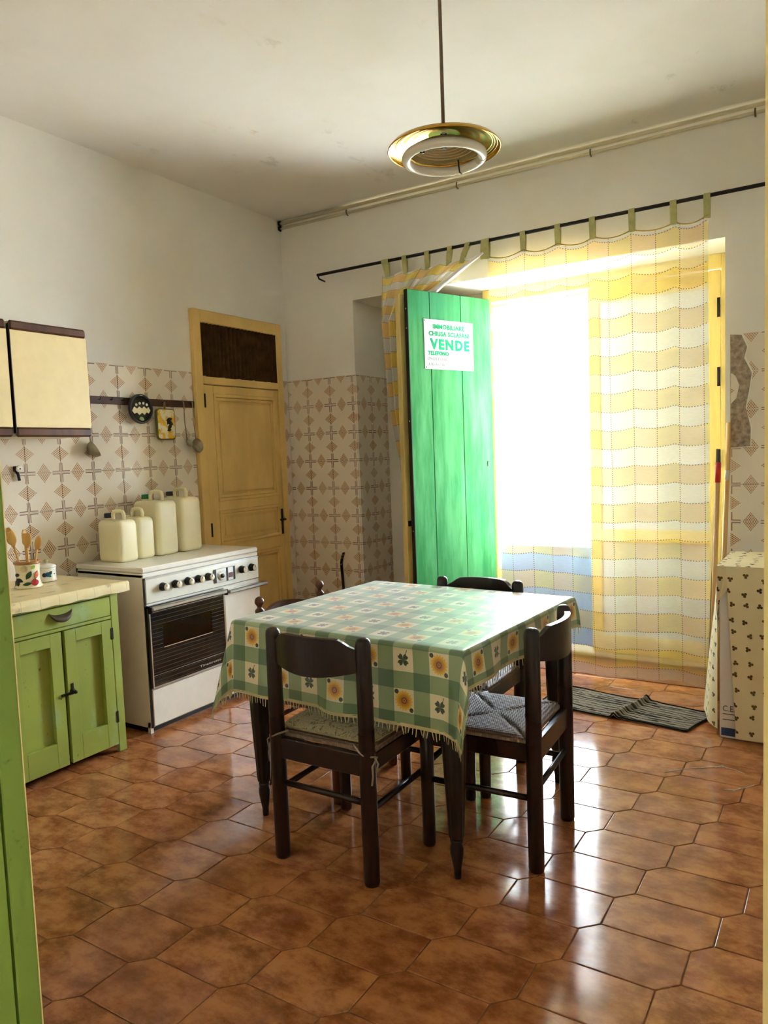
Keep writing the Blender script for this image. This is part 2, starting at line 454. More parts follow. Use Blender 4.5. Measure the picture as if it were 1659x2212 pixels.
# doorway one looks through: green jamb on the stove side, pale jamb on the other
def m_green(name, col, pale, dirt):
    m, nt, b = new_mat(name, .5, .4)
    p = coords(nt, 'P'); n1 = noise(nt, p, 5, 5, .6, (1, 1, .6)); n2 = noise(nt, p, 2.2, 3, .5); n3 = noise(nt, p, 60, 2, .5)
    c = mixc(nt, n2.ramp(.35, .7), col, tuple(x*.82 for x in col[:3])+(1,))
    c = mixc(nt, n1.ramp(.55, .70)*.6, c, pale)
    c = mixc(nt, (noise(nt, p, 30, 3, .6).ramp(.66, .74))*.7, c, dirt)
    base(nt, b, c); bump(nt, b, n3 + n1*2, .12, .003); return m
M_GREEN = m_green('green_paint', C(160, 174, 78), C(158, 190, 142), C(62, 66, 30))
M_GREEN2 = m_green('jamb_green_paint', C(120, 152, 70), C(138, 184, 150), C(52, 58, 26))
M_PALE = simple('pale_yellow_paint', C(236, 222, 170), .5, .4, var=.04)
jl = structure('trim_1', MB().box(DX0-.06, DX0, YF-.0245, YF+.004, 0, 2.16, b=.0015).box(DX0-.06, DX0-.022, YF-.028, YF-.0245, 0, 2.16), M_GREEN2, 'flaking green door jamb beside the green cupboard', 'door jamb')
B(DX0-.0012, DX0+.0004, YF+.0030, YF+.0044, 0, 2.16).build('worn_edge', M_PALE, jl)
B(DX0-.06, DX0, YF-.135, YF-.028, 0, 2.16, b=.0015).build('rebate_board', M_GREEN2, jl)
jr = structure('trim_2', B(DX1, DX1+.06, YF-.10, YF+.004, 0, 2.16, b=.003), M_PALE, 'pale yellow door jamb of the doorway', 'door jamb')
structure('trim_3', B(DX0-.06, DX1+.06, YF-.12, YF+.004, 2.10, 2.16, b=.003), M_GREEN2, 'green head board across the doorway', 'door head')
# the hall the photographer stands in
structure('wall_hall', MB().box(-1.9, -1.8, -2.0, YF-.1, -.1, ZC).box(1.2, 1.3, -2.0, YF-.1, -.1, ZC).box(-1.9, 1.3, -2.1, -2.0, -.1, ZC),
          M_HALL, 'cream plaster walls of the hall behind the doorway', 'wall')
structure('floor_hall', B(-1.8, 1.2, -2.0, YF-.12, -.10, 0), simple('hall_floor', C(150, 96, 56), .4), 'brown tiled hall floor behind the doorway', 'floor')
structure('ceiling_hall', B(-1.9, 1.3, -2.1, YF-.1, ZC, ZC+.2), M_HALL, 'cream hall ceiling behind the doorway', 'ceiling')

# ------------------------------------------------------------------ balcony door in the niche
M_YEL = simple('yellow_window_paint', C(224, 202, 128), .55, .4, var=.10, scale=9, stretch=(1, 1, .15))
M_YDK = M_YEL                                          # both leaves and the frame carry the same paint
M_IRON = simple('dark_iron', C(34, 32, 28), .45, .5, .4)
WZ = 2.405
FX0, FX1, FY0, FY1 = -2.13, NX1, 4.80, YN
win = thing('window_1', 'yellow painted balcony door frame set in the niche', 'balcony door', kind='structure')
B(FX0, -2.06, FY0, FY1, .02, NZ, b=.004).build('frame_jamb', M_YEL, win)
B(-.62, FX1, FY0, FY1, .02, NZ, b=.004).build('frame_jamb', M_YEL, win)
B(-2.06, -.62, FY0, FY1, WZ, NZ, b=.004).build('frame_head', M_YEL, win)
B(-2.06, -.62, FY0-.01, YB+.5, .02, .045, b=.003).build('sill', simple('sill_stone', C(190, 182, 168), .6), win)
for z in (2.18, 1.78, 1.30, .55):
    MB().tube([(-.632, FY0-.012, z-.055), (-.632, FY0-.012, z+.055)], .009, 10).build('hinge', M_IRON, win)
# closed right leaf: frame and frosted panes
m, nt, b = new_mat('frosted_pane', .5)
tr = nt.nodes.new('ShaderNodeBsdfTranslucent'); tr.inputs[0].default_value = (.80, .84, .86, 1)
df = nt.nodes.new('ShaderNodeBsdfDiffuse'); df.inputs[0].default_value = C(200, 204, 208)
mx = nt.nodes.new('ShaderNodeMixShader'); mx.inputs[0].default_value = .012
nt.links.new(df.outputs[0], mx.inputs[1]); nt.links.new(tr.outputs[0], mx.inputs[2])
nt.links.new(mx.outputs[0], nt.nodes['Material Output'].inputs[0])
M_FROST = m
lf = thing('closed_casement', 'closed casement with frosted panes behind the checked curtain', 'casement', (0, 0, 0))
LY0, LY1 = FY0+.012, FY0+.052
B(-1.405, -1.335, LY0, LY1, .05, WZ-.004, b=.004).build('stile', M_YEL, lf)
B(-.690, -.623, LY0, LY1, .05, WZ-.004, b=.004).build('stile', M_YEL, lf)
for z0, z1 in ((.05, .17), (.78, .86), (WZ-.10, WZ-.004)):
    B(-1.335, -.690, LY0, LY1, z0, z1, b=.004).build('rail', M_YEL, lf)
for z0, z1 in ((.17, .78), (.86, WZ-.10)):
    B(-1.335, -.690, LY0+.016, LY0+.022, z0, z1).build('pane', M_FROST, lf)
# balcony and street outside, plus two added light blockers
M_STONE = simple('blocker_render', C(206, 212, 220), .9, .2)  # shared by the added slab and the added side wall
structure('trim_4', MB().box(-2.4, -.3, YB+.5, 5.05, -.10, .02).box(-2.4, -.3, 4.985, 5.05, .02, .715), simple('balustrade_blue', C(96, 132, 188), .7, .2), 'pale blue solid balustrade just outside the balcony door', 'balustrade')
structure('blocker_slab', B(-4.2, 1.2, YB+.5, 7.6, 2.74, 2.92), M_STONE, 'added slab overhead outside, blocking steep sky light', 'balcony')  # slab added to keep steep sky light out of the niche
structure('blocker_wall', B(-.36, -.20, YB+.5, 6.3, -.1, 2.74), M_STONE, 'added rendered side wall outside, blocking light from the right', 'wall')  # wall added to keep light from the right off the shutter
structure('ground', B(-60, 60, YB+.55, 120, -4.2, -4.0), simple('street', C(205, 198, 186), .9, .1, scale=.3), 'pale sunlit ground outside below the balcony', 'ground')
# ------------------------------------------------------------------ open leaves on the left
HX, HY = -2.090, 4.795
FXp, FYp = -2.352, 4.115
ld = Vector((FXp-HX, FYp-HY, 0)); LW = ld.length; ld.normalize(); ang = math.atan2(ld.y, ld.x)
def m_shutter():
    m, nt, b = new_mat('faded_green_paint', .85, .08)
    o = coords(nt, 'Object'); x, y, z = xyz(nt, o)
    n1 = noise(nt, o, 7, 5, .65, (1.6, 1, .22)); n2 = noise(nt, o, 2.2, 3, .5, (1, 1, .5)); n3 = noise(nt, o, 45, 4, .7, (1, 1, .12))
    c = mixc(nt, n1.ramp(.3, .72), C(46, 120, 66), C(84, 152, 98))
    c = mixc(nt, n2.ramp(.5, .75)*.5, c, C(40, 132, 104))
    c = mixc(nt, n3.ramp(.66, .76)*.35, c, C(70, 110, 80))
    base(nt, b, c); bump(nt, b, n3*.6+n1, .18, .003); return m
M_SHUT = m_shutter()
sh = thing('plank_shutter', 'faded green plank shutter leaf swung open into the kitchen', 'shutter', (HX, HY, 0), ang)
for a, b_ in ((.004, .279), (.2815, .5485), (.551, LW)):
    B(a, b_, -.0, .030, .05, 2.42, b=.0025).build('plank', M_SHUT, sh)
ed = B(LW, LW+.004, -.001, .031, .05, 2.42).build('edge_strip', simple('black_edge', C(16, 20, 18), .4), sh)
for z in (2.30, 2.18, 1.6, .9): MB().lathe([(.005, 0), (.005, .002), (.001, .003)], n=10, mtx=Matrix.Rotation(PI/2, 3, 'Y')).build('screw', simple('steel_screw', C(200, 200, 195), .3, .5, .9), ed, (LW+.003, .015, z))
B(.05, .066, .030, .034, 1.29, 1.325).build('lock_hole', M_IRON, sh)
for z in (.45, 1.95): B(.02, LW-.03, -.022, 0, z, z+.09, b=.004).build('ledge', M_SHUT, sh)
gl = thing('open_casement', 'yellow glazed casement folded open behind the green shutter', 'casement', (HX, HY, 0), ang)
q0, q1 = -.072, -.028
for a, b_ in ((.0, .07), (LW+.0, LW+.062)): B(a-.04, b_-.04, q0, q1, .05, 2.40, b=.004).build('stile', M_YDK, gl)
for z0, z1 in ((.05, .18), (.78, .88), (2.29, 2.40)): B(.03, LW-.04, q0, q1, z0, z1, b=.004).build('rail', M_YDK, gl)
m, nt, b = new_mat('window_glass', .02); b.inputs['Transmission Weight'].default_value = 1; b.inputs['IOR'].default_value = 1.45
M_GLASS = m
for z0, z1 in ((.18, .78), (.88, 2.29)): B(.03, LW-.04, q0+.018, q0+.023, z0, z1).build('pane', M_GLASS, gl)
B(LW-.012, LW+.010, q1, q1+.006, .93, .965).build('latch', M_IRON, gl)
# the for-sale sign on the shutter
M_PAPER = simple('sign_plastic', C(212, 216, 212), .85, .08, var=.02)
sg = thing('for_sale_sign', 'white sign with green lettering fixed to the green shutter', 'sign', (HX, HY, 0), ang)
sb = B(.176, .604, .0305, .0330, 1.932, 2.247).build('board', M_PAPER, sg)
M_SGREEN = simple('sign_green', C(30, 152, 100), .85, .08, var=.02); M_SGRAY = simple('sign_grey', C(150, 156, 152), .85, .08, var=.02)
def sign_at(a, z):  # lettering faces the shutter's front (+y local, mirrored so that it reads left to right)
    mt = Matrix(((-1, 0, 0, a), (0, 0, 1, .0335), (0, 1, 0, z), (0, 0, 0, 1))); return mt
text_mesh('lettering', 'IMMOBILIARE', .040, M_SGREEN, sb, sign_at(.392, 2.190), bold=.0016, width=.275)
text_mesh('lettering', 'CHIUSA SCLAFANI', .040, M_SGREEN, sb, sign_at(.388, 2.145), bold=.0016, width=.355)
text_mesh('lettering', 'VENDE', .088, M_SGREEN, sb, sign_at(.385, 2.062), bold=.0045, width=.345)
text_mesh('lettering', 'TELEFONO', .034, M_SGREEN, sb, sign_at(.488, 2.022), bold=.0018, width=.178)
text_mesh('lettering', '091/8353415', .030, M_SGRAY, sb, sign_at(.488, 1.988), width=.178)
text_mesh('lettering', '330/4624621', .030, M_SGRAY, sb, sign_at(.488, 1.953), width=.178)
bx = MB()
for a, b_, z0, z1 in ((.198, .372, 2.039, 2.043), (.198, .372, 1.949, 1.953), (.198, .202, 1.953, 2.039), (.368, .372, 1.953, 2.039)):
    bx.box(a, b_, .0330, .0337, z0, z1)
bx.build('box_outline', M_SGRAY, sb)
for z in (2.020, 1.999, 1.977): B(.215, .36, .0330, .0336, z, z+.003).build('ruled_line', M_SGRAY, sb)
bo = MB()
for a, b_, z0, z1 in ((.184, .596, 2.237, 2.2385), (.184, .596, 1.940, 1.9415), (.184, .1855, 1.9415, 2.237), (.5945, .596, 1.9415, 2.237)):
    bo.box(a, b_, .0330, .0336, z0, z1)
bo.build('border', M_SGRAY, sb)
for a in (.186, .594):
    for z in (1.942, 2.237): MB().lathe([(.004, 0), (.003, .002), (.0005, .0025)], n=8, mtx=Matrix.Rotation(-PI/2, 3, 'X')).build('tack', M_IRON, sb, (a, .033, z))
# thin white rod across the top of the opening
wr = tag(MB().tube([(-2.11, 4.785, 2.372), (-1.41, 4.785, 2.372)], .010, 10).build('net_rod', simple('white_rod', C(245, 245, 240), .3)), 'thin white rod across the top of the balcony opening', 'rod')

# ------------------------------------------------------------------ curtains and rod
ROD_Y, ROD_Z = 4.37, 2.690
rod = thing('curtain_rod', 'dark metal curtain rod above the balcony door', 'curtain rod')
MB().tube([(-3.205, ROD_Y, ROD_Z-.004), (-.10, ROD_Y, ROD_Z+.012)], .0105, 12).build('rod', M_IRON, rod)
for x in (-3.20, -.16):
    MB().tube([(x, ROD_Y, ROD_Z-.008), (x, ROD_Y+.012, ROD_Z-.028), (x, YB-.0005, ROD_Z-.035)], .006, 8).build('bracket', M_IRON, rod)
def m_curtain(name, opac):
    m = bpy.data.materials.new(name); m.use_nodes = True; nt = m.node_tree; nt.nodes.clear()
    out = nt.nodes.new('ShaderNodeOutputMaterial')
    u, v, _ = xyz(nt, coords(nt, 'UV'))
    cu_ = (u+1.777)/.1255; cv = (v-2.573)/.1075
    iu, iv = cu_.floor(), cv.floor(); fu, fv = cu_.frac(), cv.frac()
    row = iv.odd(); colm = iu.odd()                       # alternate rows are yellow, alternate columns greener
    wh = mixc(nt, colm, C(246, 242, 242), C(242, 245, 232)); ye = mixc(nt, colm, C(242, 210, 148), C(240, 218, 126))
    c = mixc(nt, row, wh, ye)
    eu = fu.min(1-fu)*.1255; ev = fv.min(1-fv)*.1075
    dash = ((eu < .0024)*((v/.0125).frac() < .45)).max((ev < .0024)*((u/.0145).frac() < .45))
    vv = nt.nodes.new('ShaderNodeTexCoord'); wv = noise(nt, vv.outputs['UV'], 130, 3, .6, (.25, 1, 1))
    c = mixc(nt, dash, c, C(120, 96, 74))
    op = ((row*.20 + opac) + (wv-.5)*.08).max(dash*.8)
    d = nt.nodes.new('ShaderNodeBsdfDiffuse'); t = nt.nodes.new('ShaderNodeBsdfTranslucent'); tp = nt.nodes.new('ShaderNodeBsdfTransparent')
    nt.links.new(c, d.inputs[0]); nt.links.new(c, t.inputs[0])
    m1 = nt.nodes.new('ShaderNodeMixShader'); m1.inputs[0].default_value = .10; nt.links.new(d.outputs[0], m1.inputs[1]); nt.links.new(t.outputs[0], m1.inputs[2])
    m2 = nt.nodes.new('ShaderNodeMixShader'); nt.links.new(op.k, m2.inputs[0]); nt.links.new(tp.outputs[0], m2.inputs[1]); nt.links.new(m1.outputs[0], m2.inputs[2])
    nt.links.new(m2.outputs[0], out.inputs[0]); return m
M_CURT = m_curtain('sheer_checked_cloth', .33)
M_CURT2 = m_curtain('gathered_checked_cloth', .80)
M_TAB = simple('tab_cloth', C(190, 186, 128), .9, .1)
tabs1 = [-1.895, -1.66, -1.445, -1.241, -1.021, -.801, -.632]
def zrod(x): return ROD_Z - .004 + (x+3.205)/3.105*.016
def tab_mesh(x, xb, zb, mat, parent, yb=ROD_Y, w=.034):
    mb = MB(); zt = zrod(x)
    for sgn in (-1, 1):
        pts = [(xb, yb+sgn*.003, zb-.02), (xb*.5+x*.5, ROD_Y+sgn*.011, (zb+zt)/2), (x, ROD_Y+sgn*.0135, zt-.002), (x, ROD_Y+sgn*.010, zt+.010), (x, ROD_Y, zt+.0145)]
        v = []
        for p in pts: v += [(p[0]-w/2, p[1], p[2]), (p[0]+w/2, p[1], p[2])]
        mb.add(v, [(2*i, 2*i+1, 2*i+3, 2*i+2) for i in range(len(pts)-1)], True)
    return mb.build('tab', mat, parent)
cA = thing('sheer_curtain', 'sheer yellow and white checked curtain hanging across the balcony door', 'curtain', group='balcony door curtains')
def sag(x):
    for a, b_ in zip(tabs1, tabs1[1:]):
        if a <= x <= b_: t = (x-a)/(b_-a); return 4*t*(1-t)*.026
    return 0
def fA(u, v):
    x = -1.895 + u*1.272; zt = 2.598 - sag(x); zb = .035 + .012*math.sin(9*u) + .02*u*(1-u)
    z = zt + (zb-zt)*v; g_ = .25+.75*v
    y = ROD_Y + .016*g_*math.sin(31*u+1.2*math.sin(3*v)) + .011*g_*math.sin(13.7*u+2+1.5*v) - .01*v
    x += (.03*(1-u))*v**1.5 + .004*math.sin(17*u+5*v)
    return (x, y, z)
def uvA(u, v):
    x = -1.895 + u*1.272; z = 2.598+(.035-2.598)*v; return (x, z)
MB().grid(fA, 110, 80, True, uvA).build('panel', M_CURT, cA)
# hem band along the top edge
for x in tabs1: tab_mesh(x, x, 2.603, M_TAB, cA)
def hemA(u, v):
    p = fA(u, 0); return (p[0], p[1]-.003+.006*(v > .5), p[2]+.004-.012*(v if v <= 1 else 1))
MB().tube([(fA(k/80, 0)[0], fA(k/80, 0)[1], fA(k/80, 0)[2]) for k in range(81)], .0035, 6).build('top_hem', simple('hem_cloth', C(186, 160, 88), .9, .1), cA)
cB = thing('sheer_curtain', 'yellow checked curtain bunched aside between niche and green shutter', 'curtain', group='balcony door curtains')
Lp = [(-2.665, 2.600), (-2.68, 2.45), (-2.692, 2.28), (-2.665, 1.95), (-2.635, 1.66), (-2.565, 1.34), (-2.535, .9), (-2.53, .25)]
Rp = [(-1.905, 2.625), (-2.22, 2.455), (-2.42, 2.30), (-2.44, 2.0), (-2.45, 1.7), (-2.46, 1.36), (-2.455, .9), (-2.45, .25)]
def pl(P, t):
    s = t*(len(P)-1); i = min(int(s), len(P)-2); k = s-i; return (P[i][0]*(1-k)+P[i+1][0]*k, P[i][1]*(1-k)+P[i+1][1]*k)
def fB(u, v):
    a, b_ = pl(Lp, v), pl(Rp, v); x = a[0]+(b_[0]-a[0])*u; z = a[1]+(b_[1]-a[1])*u
    am = .010 + .028*min(1, v*3); z -= .02*math.sin(PI*((u*5) % 1))*(1-min(1, v*6))
    return (x, ROD_Y + am*math.sin(2*PI*5*u+.6) - .005, z)
MB().grid(fB, 90, 70, True, lambda u, v: (-2.66+u*.95, 2.6-v*2.35)).build('panel', M_CURT2, cB)
for x, xb in ((-2.645, -2.62), (-2.625, -2.618), (-2.485, -2.482), (-2.315, -2.318), (-2.149, -2.165), (-2.025, -2.075), (-1.915, -1.925)):
    tab_mesh(x, xb, 2.605, M_TAB, cB)
fo = MB()   # the pulled, folded edge running from the last tab down behind the shutter
for k in range(3):
    fo.tube([(-1.915-.01*k, ROD_Y-.02, 2.618), (-2.08-.02*k, ROD_Y-.03, 2.535-.012*k), (-2.24-.03*k, ROD_Y-.025, 2.445-.01*k), (-2.40-.015*k, ROD_Y-.005, 2.36)], [.006, .013, .016, .012], 8, smooth=True)
fo.build('gathered_edge', M_CURT2, cB)

# ------------------------------------------------------------------ yellow door beside the stove (left wall)
M_DOOR = simple('yellow_door_paint', C(232, 198, 122), .5, .4, var=.07, scale=5, stretch=(1, 1, .4))
XD = XL+.004
d1 = thing('door_1', 'yellow panelled door with dark curtained fanlight', 'door', kind='structure')
for y0, y1 in ((3.476, 3.541), (4.297, 4.354)): B(XD-.004, XD+.036, y0, y1, 0, 2.376, b=.004).build('frame_jamb', M_DOOR, d1)
B(XD-.004, XD+.036, 3.541, 4.297, 2.296, 2.376, b=.004).build('frame_head', M_DOOR, d1)
B(XD-.004, XD+.036, 3.541, 4.297, 1.898, 1.948, b=.004).build('transom_bar', M_DOOR, d1)
M_DKC = simple('dark_brown_cloth', C(74, 52, 28), .9, .1, var=.2)
def fanl(u, v): return (XD+.014 + .012*math.sin(2*PI*21*u+1.5*math.sin(7*u)) + .002*math.sin(40*u), 3.541+u*.756, 1.948+.006*math.sin(30*u)*v+.348*(1-v))
MB().grid(fanl, 320, 3, True).build('fanlight_curtain', M_DKC, d1)
leaf = B(XD, XD+.010, 3.545, 4.293, .012, 1.894).build('leaf', M_DOOR, d1)
for y0, y1 in ((3.545, 3.632), (4.255, 4.2945)): B(XD+.010, XD+.026, y0, y1, .012, 1.894, b=.003).build('stile', M_DOOR, d1)
for z0, z1 in ((.012, .14), (.745, .83), (1.06, 1.125), (1.838, 1.894)): B(XD+.010, XD+.026, 3.632, 4.255, z0, z1, b=.003).build('rail', M_DOOR, d1)
for z0, z1 in ((.14, .745), (.83, 1.06), (1.125, 1.838)):
    mb = MB(); y0, y1 = 3.632, 4.255
    for a, h in ((.0, .032), (.022, .022)):
        for q in ((y0+a, y1-a, z0+a, z0+a+.020), (y0+a, y1-a, z1-a-.020, z1-a), (y0+a, y0+a+.020, z0+a+.02, z1-a-.02), (y1-a-.020, y1-a, z0+a+.02, z1-a-.02)):
            mb.box(XD+.010, XD+h, *q, b=.002)
    mb.build('moulding', M_DOOR, d1)
    B(XD+.010, XD+.018, y0+.058, y1-.045, z0+.055, z1-.055, b=.003).build('panel', M_DOOR, d1)
hp = B(XD+.026, XD+.030, 4.265, 4.289, .835, 1.022, b=.002).build('handle_plate', M_IRON, d1)
MB().tube([(XD+.028, 4.277, .945), (XD+.060, 4.277, .945), (XD+.066, 4.27, .945), (XD+.066, 4.215, .946)], .008, 10).build('lever', M_IRON, d1)
for z in (1.79, .94): MB().tube([(XD+.036, 3.543, z-.045), (XD+.036, 3.543, z+.045)], .007, 8).build('hinge', M_IRON, d1)

# ------------------------------------------------------------------ conduits under the ceiling
M_COND = simple('painted_conduit', C(214, 204, 172), .6, .3, var=.04)
for nm, z, r, lab in (('conduit', 3.128, .011, 'upper cream conduit run along the wall below the ceiling'), ('conduit', 3.092, .009, 'lower cream conduit run along the wall below the ceiling')):
    pp = thing(nm, lab, 'conduit', group='wall conduits')
    MB().tube([(XL+.012, YB-r-.002, z), (XR-.01, YB-r-.002, z-.002)], r, 10).build('pipe', M_COND, pp)
    MB().tube([(XL+.012, YB-.010, z-.015), (XL+.012, YB-.030, z-.010), (XL+.012, YB-.032, z+.006), (XL+.012, YB-.010, z+.014)], .0075, 8).build('end_clip', M_IRON, pp)
    if z < 3.1:
        for x in (-2.975, -2.12, -1.265, -.41, .45):
            MB().tube([(x, YB-.002, z-.018), (x, YB-.022, z-.012), (x, YB-.026, z+.006), (x, YB-.020, z+.016)], .0042, 8).build('clip', simple('clip_rust', C(120, 104, 76), .6), pp)

# ------------------------------------------------------------------ dark wood
def m_wood(name, c1, c2, rough):
    m, nt, b = new_mat(name, rough, .5)
    o = coords(nt, 'Object'); n = noise(nt, o, 14, 5, .6, (1, 1, .12)); n2 = noise(nt, o, 3, 2, .5)
    base(nt, b, mixc(nt, n.ramp(.3, .7), c1, c2)); nt.links.new((n2*.2+rough-.1).k, b.inputs['Roughness']); return m
M_WOOD = m_wood('dark_mahogany', C(20, 6, 5), C(36, 12, 9), .30)
M_TBLW = m_wood('black_brown_wood', C(12, 6, 5), C(22, 10, 8), .36)
M_WALN = m_wood('warm_walnut', C(74, 38, 20), C(104, 58, 32), .32)
def m_rush():
    m, nt, b = new_mat('woven_rush', .6, .4)
    o = coords(nt, 'Object'); x, y, z = xyz(nt, o)
    n = noise(nt, o, 60, 3, .6)
    wv = (((x.abs().max(y.abs()))*520 + n*3).sin()*.5+.5)
    wx = ((x+y*1.7)*330).sin()*((x*1.7-y)*330).sin()
    c = mixc(nt, wv*.6+wx*.2+.2, C(84, 64, 54), C(150, 124, 104)); c = mixc(nt, n.ramp(.5, .8)*.5, c, C(160, 140, 120))
    base(nt, b, c); bump(nt, b, wv+wx*.5, .6, .003); return m
M_RUSH = m_rush()
def m_cush():
    m, nt, b = new_mat('figured_cushion_cloth', .85, .2)
    o = coords(nt, 'Object'); n = noise(nt, o, 16, 4, .6)
    rid = ((n*22).sin().abs()) < .28; n2 = noise(nt, o, 260, 2, .5)
    c = mixc(nt, n2.ramp(.3, .7), C(132, 122, 98), C(158, 148, 122)); c = mixc(nt, rid*.75, c, C(66, 58, 44))
    base(nt, b, c); bump(nt, b, n2, .4, .002); return m
M_CUSH = m_cush()

def slat_mesh(w2, ztop, zbot, yb, bulge, th, n=22):
    """shaped backrest slat between two posts, bulging backwards; ztop/zbot: functions of t in 0..1"""
    mb = MB(); v = []
    for k in range(n+1):
        t = k/n; x = -w2 + 2*w2*t; y = yb - bulge*4*t*(1-t)
        dy = bulge*4*(1-2*t)/(2*w2); l = math.hypot(1, dy); nx, ny = dy/l, 1/l
        for sgn in (-1, 1):
            for z in (zbot(t), ztop(t)): v.append((x+nx*th/2*sgn, y+ny*th/2*sgn, z))
    f = []
    for k in range(n):
        a, b_ = 4*k, 4*k+4
        f += [(a, b_, b_+1, a+1), (a+2, a+3, b_+3, b_+2), (a+1, b_+1, b_+3, a+3), (a, a+2, b_+2, b_)]
    f += [(0, 1, 3, 2), (4*n, 4*n+2, 4*n+3, 4*n+1)]
    mb.add(v, f, False)
    # smooth the two broad faces
    for i in range(len(mb.sm)): mb.sm[i] = False
    return mb
def sm_(a, b_, t):
    t = max(0, min(1, (t-a)/(b_-a))); return t*t*(3-2*t)
def chair(label, loc, rz, w, d, seat, style, wood, seat_z=.452):
    c = thing('dining_chair', label, 'chair', loc, rz, 'dining chairs')
    w2 = w/2
    if style == 'slat':
        prof = [(.0245, 0), (.0265, .01), (.0275, .30), (.0265, .60), (.0255, .795), (.0238, .808), (.0180, .816), (.0095, .8195), (.0008, .8205)]
        top = lambda t: .782 + .030*(sm_(.03, .20, t) - sm_(.80, .97, t)) + .004*math.sin(PI*t)
        bot = lambda t: .708 - .022*math.sin(PI*t)**1.0
    else:
        ball = [(.0205*math.sin(a), .797-.0205*math.cos(a)) for a in [PI*k/9 for k in range(2, 9)]]
        prof = [(.0185, 0), (.020, .01), (.0205, .40), (.0185, .70), (.0175, .745), (.019, .750), (.0205, .756), (.019, .762), (.0115, .768), (.0095, .774)] + ball + [(.0008, .8178)]
        top = lambda t: .722 + .036*math.sin(PI*t)
        bot = lambda t: .655 + .006*math.sin(PI*t)
    for s in (-1, 1): MB().lathe(prof, n=18).build('back_post', wood, c, (s*w2, 0, 0))
    for s in (-1, 1): MB().lathe([(.0205, 0), (.0225, .008), (.0245, .25), (.0245, .432), (.021, .437), (.001, .438)], n=16).build('front_leg', wood, c, (s*w2, d, 0))
    slat_mesh(w2-.012, top, bot, 0, .056, .019).build('backrest', wood, c)
    if style != 'slat':
        slat_mesh(w2-.010, lambda t: .585+.012*math.sin(PI*t), lambda t: .548, 0, .025, .016).build('lower_slat', wood, c)
    e = .02
    B(-w2+e, w2-e, -.0125, .0125, .362, .435, b=.003).build('seat_rail', wood, c)
    B(-w2+e, w2-e, d-.0125, d+.0125, .372, .432, b=.003).build('seat_rail', wood, c)
    for s in (-1, 1): B(s*w2-.0125, s*w2+.0125, e, d-e, .372, .432, b=.003).build('seat_rail', wood, c)
    MB().tube([(-w2+.015, 0, .272), (w2-.015, 0, .272)], .0105, 10).build('stretcher', wood, c)
    MB().tube([(-w2+.015, d, .300), (w2-.015, d, .300)], .0105, 10).build('stretcher', wood, c)
    for s in (-1, 1): MB().tube([(s*w2, .015, .245), (s*w2, d-.015, .245)], .0105, 10).build('stretcher', wood, c)
    # rush seat: four fields meeting in a sunken cross
    hw, hd = w2+.012, (d-.05)/2+.012; cy = .025+(d-.05)/2+.002
    N = 40
    def fs(u, v):
        x = -hw+2*hw*u; y = cy-hd+2*hd*v
        p, q = abs(2*u-1), abs(2*v-1); g_ = min(1, abs(p-q)/.06)
        e_ = max(p, q); z = seat_z - .010*(1-g_)*min(1, e_*4) - .012*(e_**10) + .004*(e_)
        return (x, y-cy, z)
    mb = MB().grid(fs, N, N, True)
    rim = [fs(k/N, 0) for k in range(N)]+[fs(1, k/N) for k in range(N)]+[fs(1-k/N, 1) for k in range(N)]+[fs(0, 1-k/N) for k in range(N)]
    low = [(x, y, .434) for x, y, z in rim]; m_ = len(rim)
    mb.add(rim+low, [(i, m_+i, m_+(i+1) % m_, (i+1) % m_) for i in range(m_)]+[list(range(m_, 2*m_))], False)
    mb.build('rush_seat', M_RUSH, c, (0, cy, 0))
    if seat == 'cushion':
        rings = []
        for ins, z in ((.012, .4535), (.0, .459), (.0, .470), (.012, .480), (.05, .485), (.10, .487)):
            rings.append([(x, y, z) for x, y in rounded(w2+.004-ins, hd+.004-ins, .045)])
        mb = MB(); loft(mb, rings); cu_ = mb.build('seat_cushion', M_CUSH, c, (0, cy+.012, 0))
        piping = rounded(w2+.004, hd+.004, .045); piping.append(piping[0])
        MB().tube([(x, y, .464) for x, y in piping], .0035, 6, cap=False).build('piping', simple('cushion_piping', C(150, 138, 104), .9), cu_)
        M_CORD = simple('cushion_cord', C(150, 136, 122), .9)
        for s in (-1, 1):
            pts = [(s*(w2-.05), -.0, .462), (s*(w2-.02), -.022, .452), (s*w2, -.026, .442), (s*(w2+.026), -.01, .436), (s*(w2+.030), .012, .43), (s*(w2+.026), -.012, .405), (s*(w2+.030), -.016, .375), (s*(w2+.026), -.018, .345)]
            MB().tube([(x, y-cy-.012, z) for x, y, z in pts], .0035, 6).build('tie', M_CORD, cu_)
            MB().tube([(s*(w2+.028), -cy-.012, .43), (s*(w2+.044), -cy-.016, .415), (s*(w2+.036), -cy-.018, .385)], .0032, 6).build('tie', M_CORD, cu_)
    return c
chair('dark wooden chair with tied figured seat cushion at the sunflower table', (-1.4855, 1.930, 0), 0, .373, .392, 'cushion', 'slat', M_WOOD)
chair('dark wooden chair with bare rush seat facing the stove across the table', (-.868, 2.450, 0), math.radians(92.9), .386, .393, 'rush', 'slat', M_WOOD)
chair('dark wooden chair with its back to the balcony door curtain', (-1.410, 3.060, 0), PI, .373, .392, 'rush', 'slat', M_WOOD)
chair('brown wooden chair with ball finials between the stove and table', (-2.100, 2.562, 0), -PI/2, .425, .372, 'rush', 'ball', M_WALN)

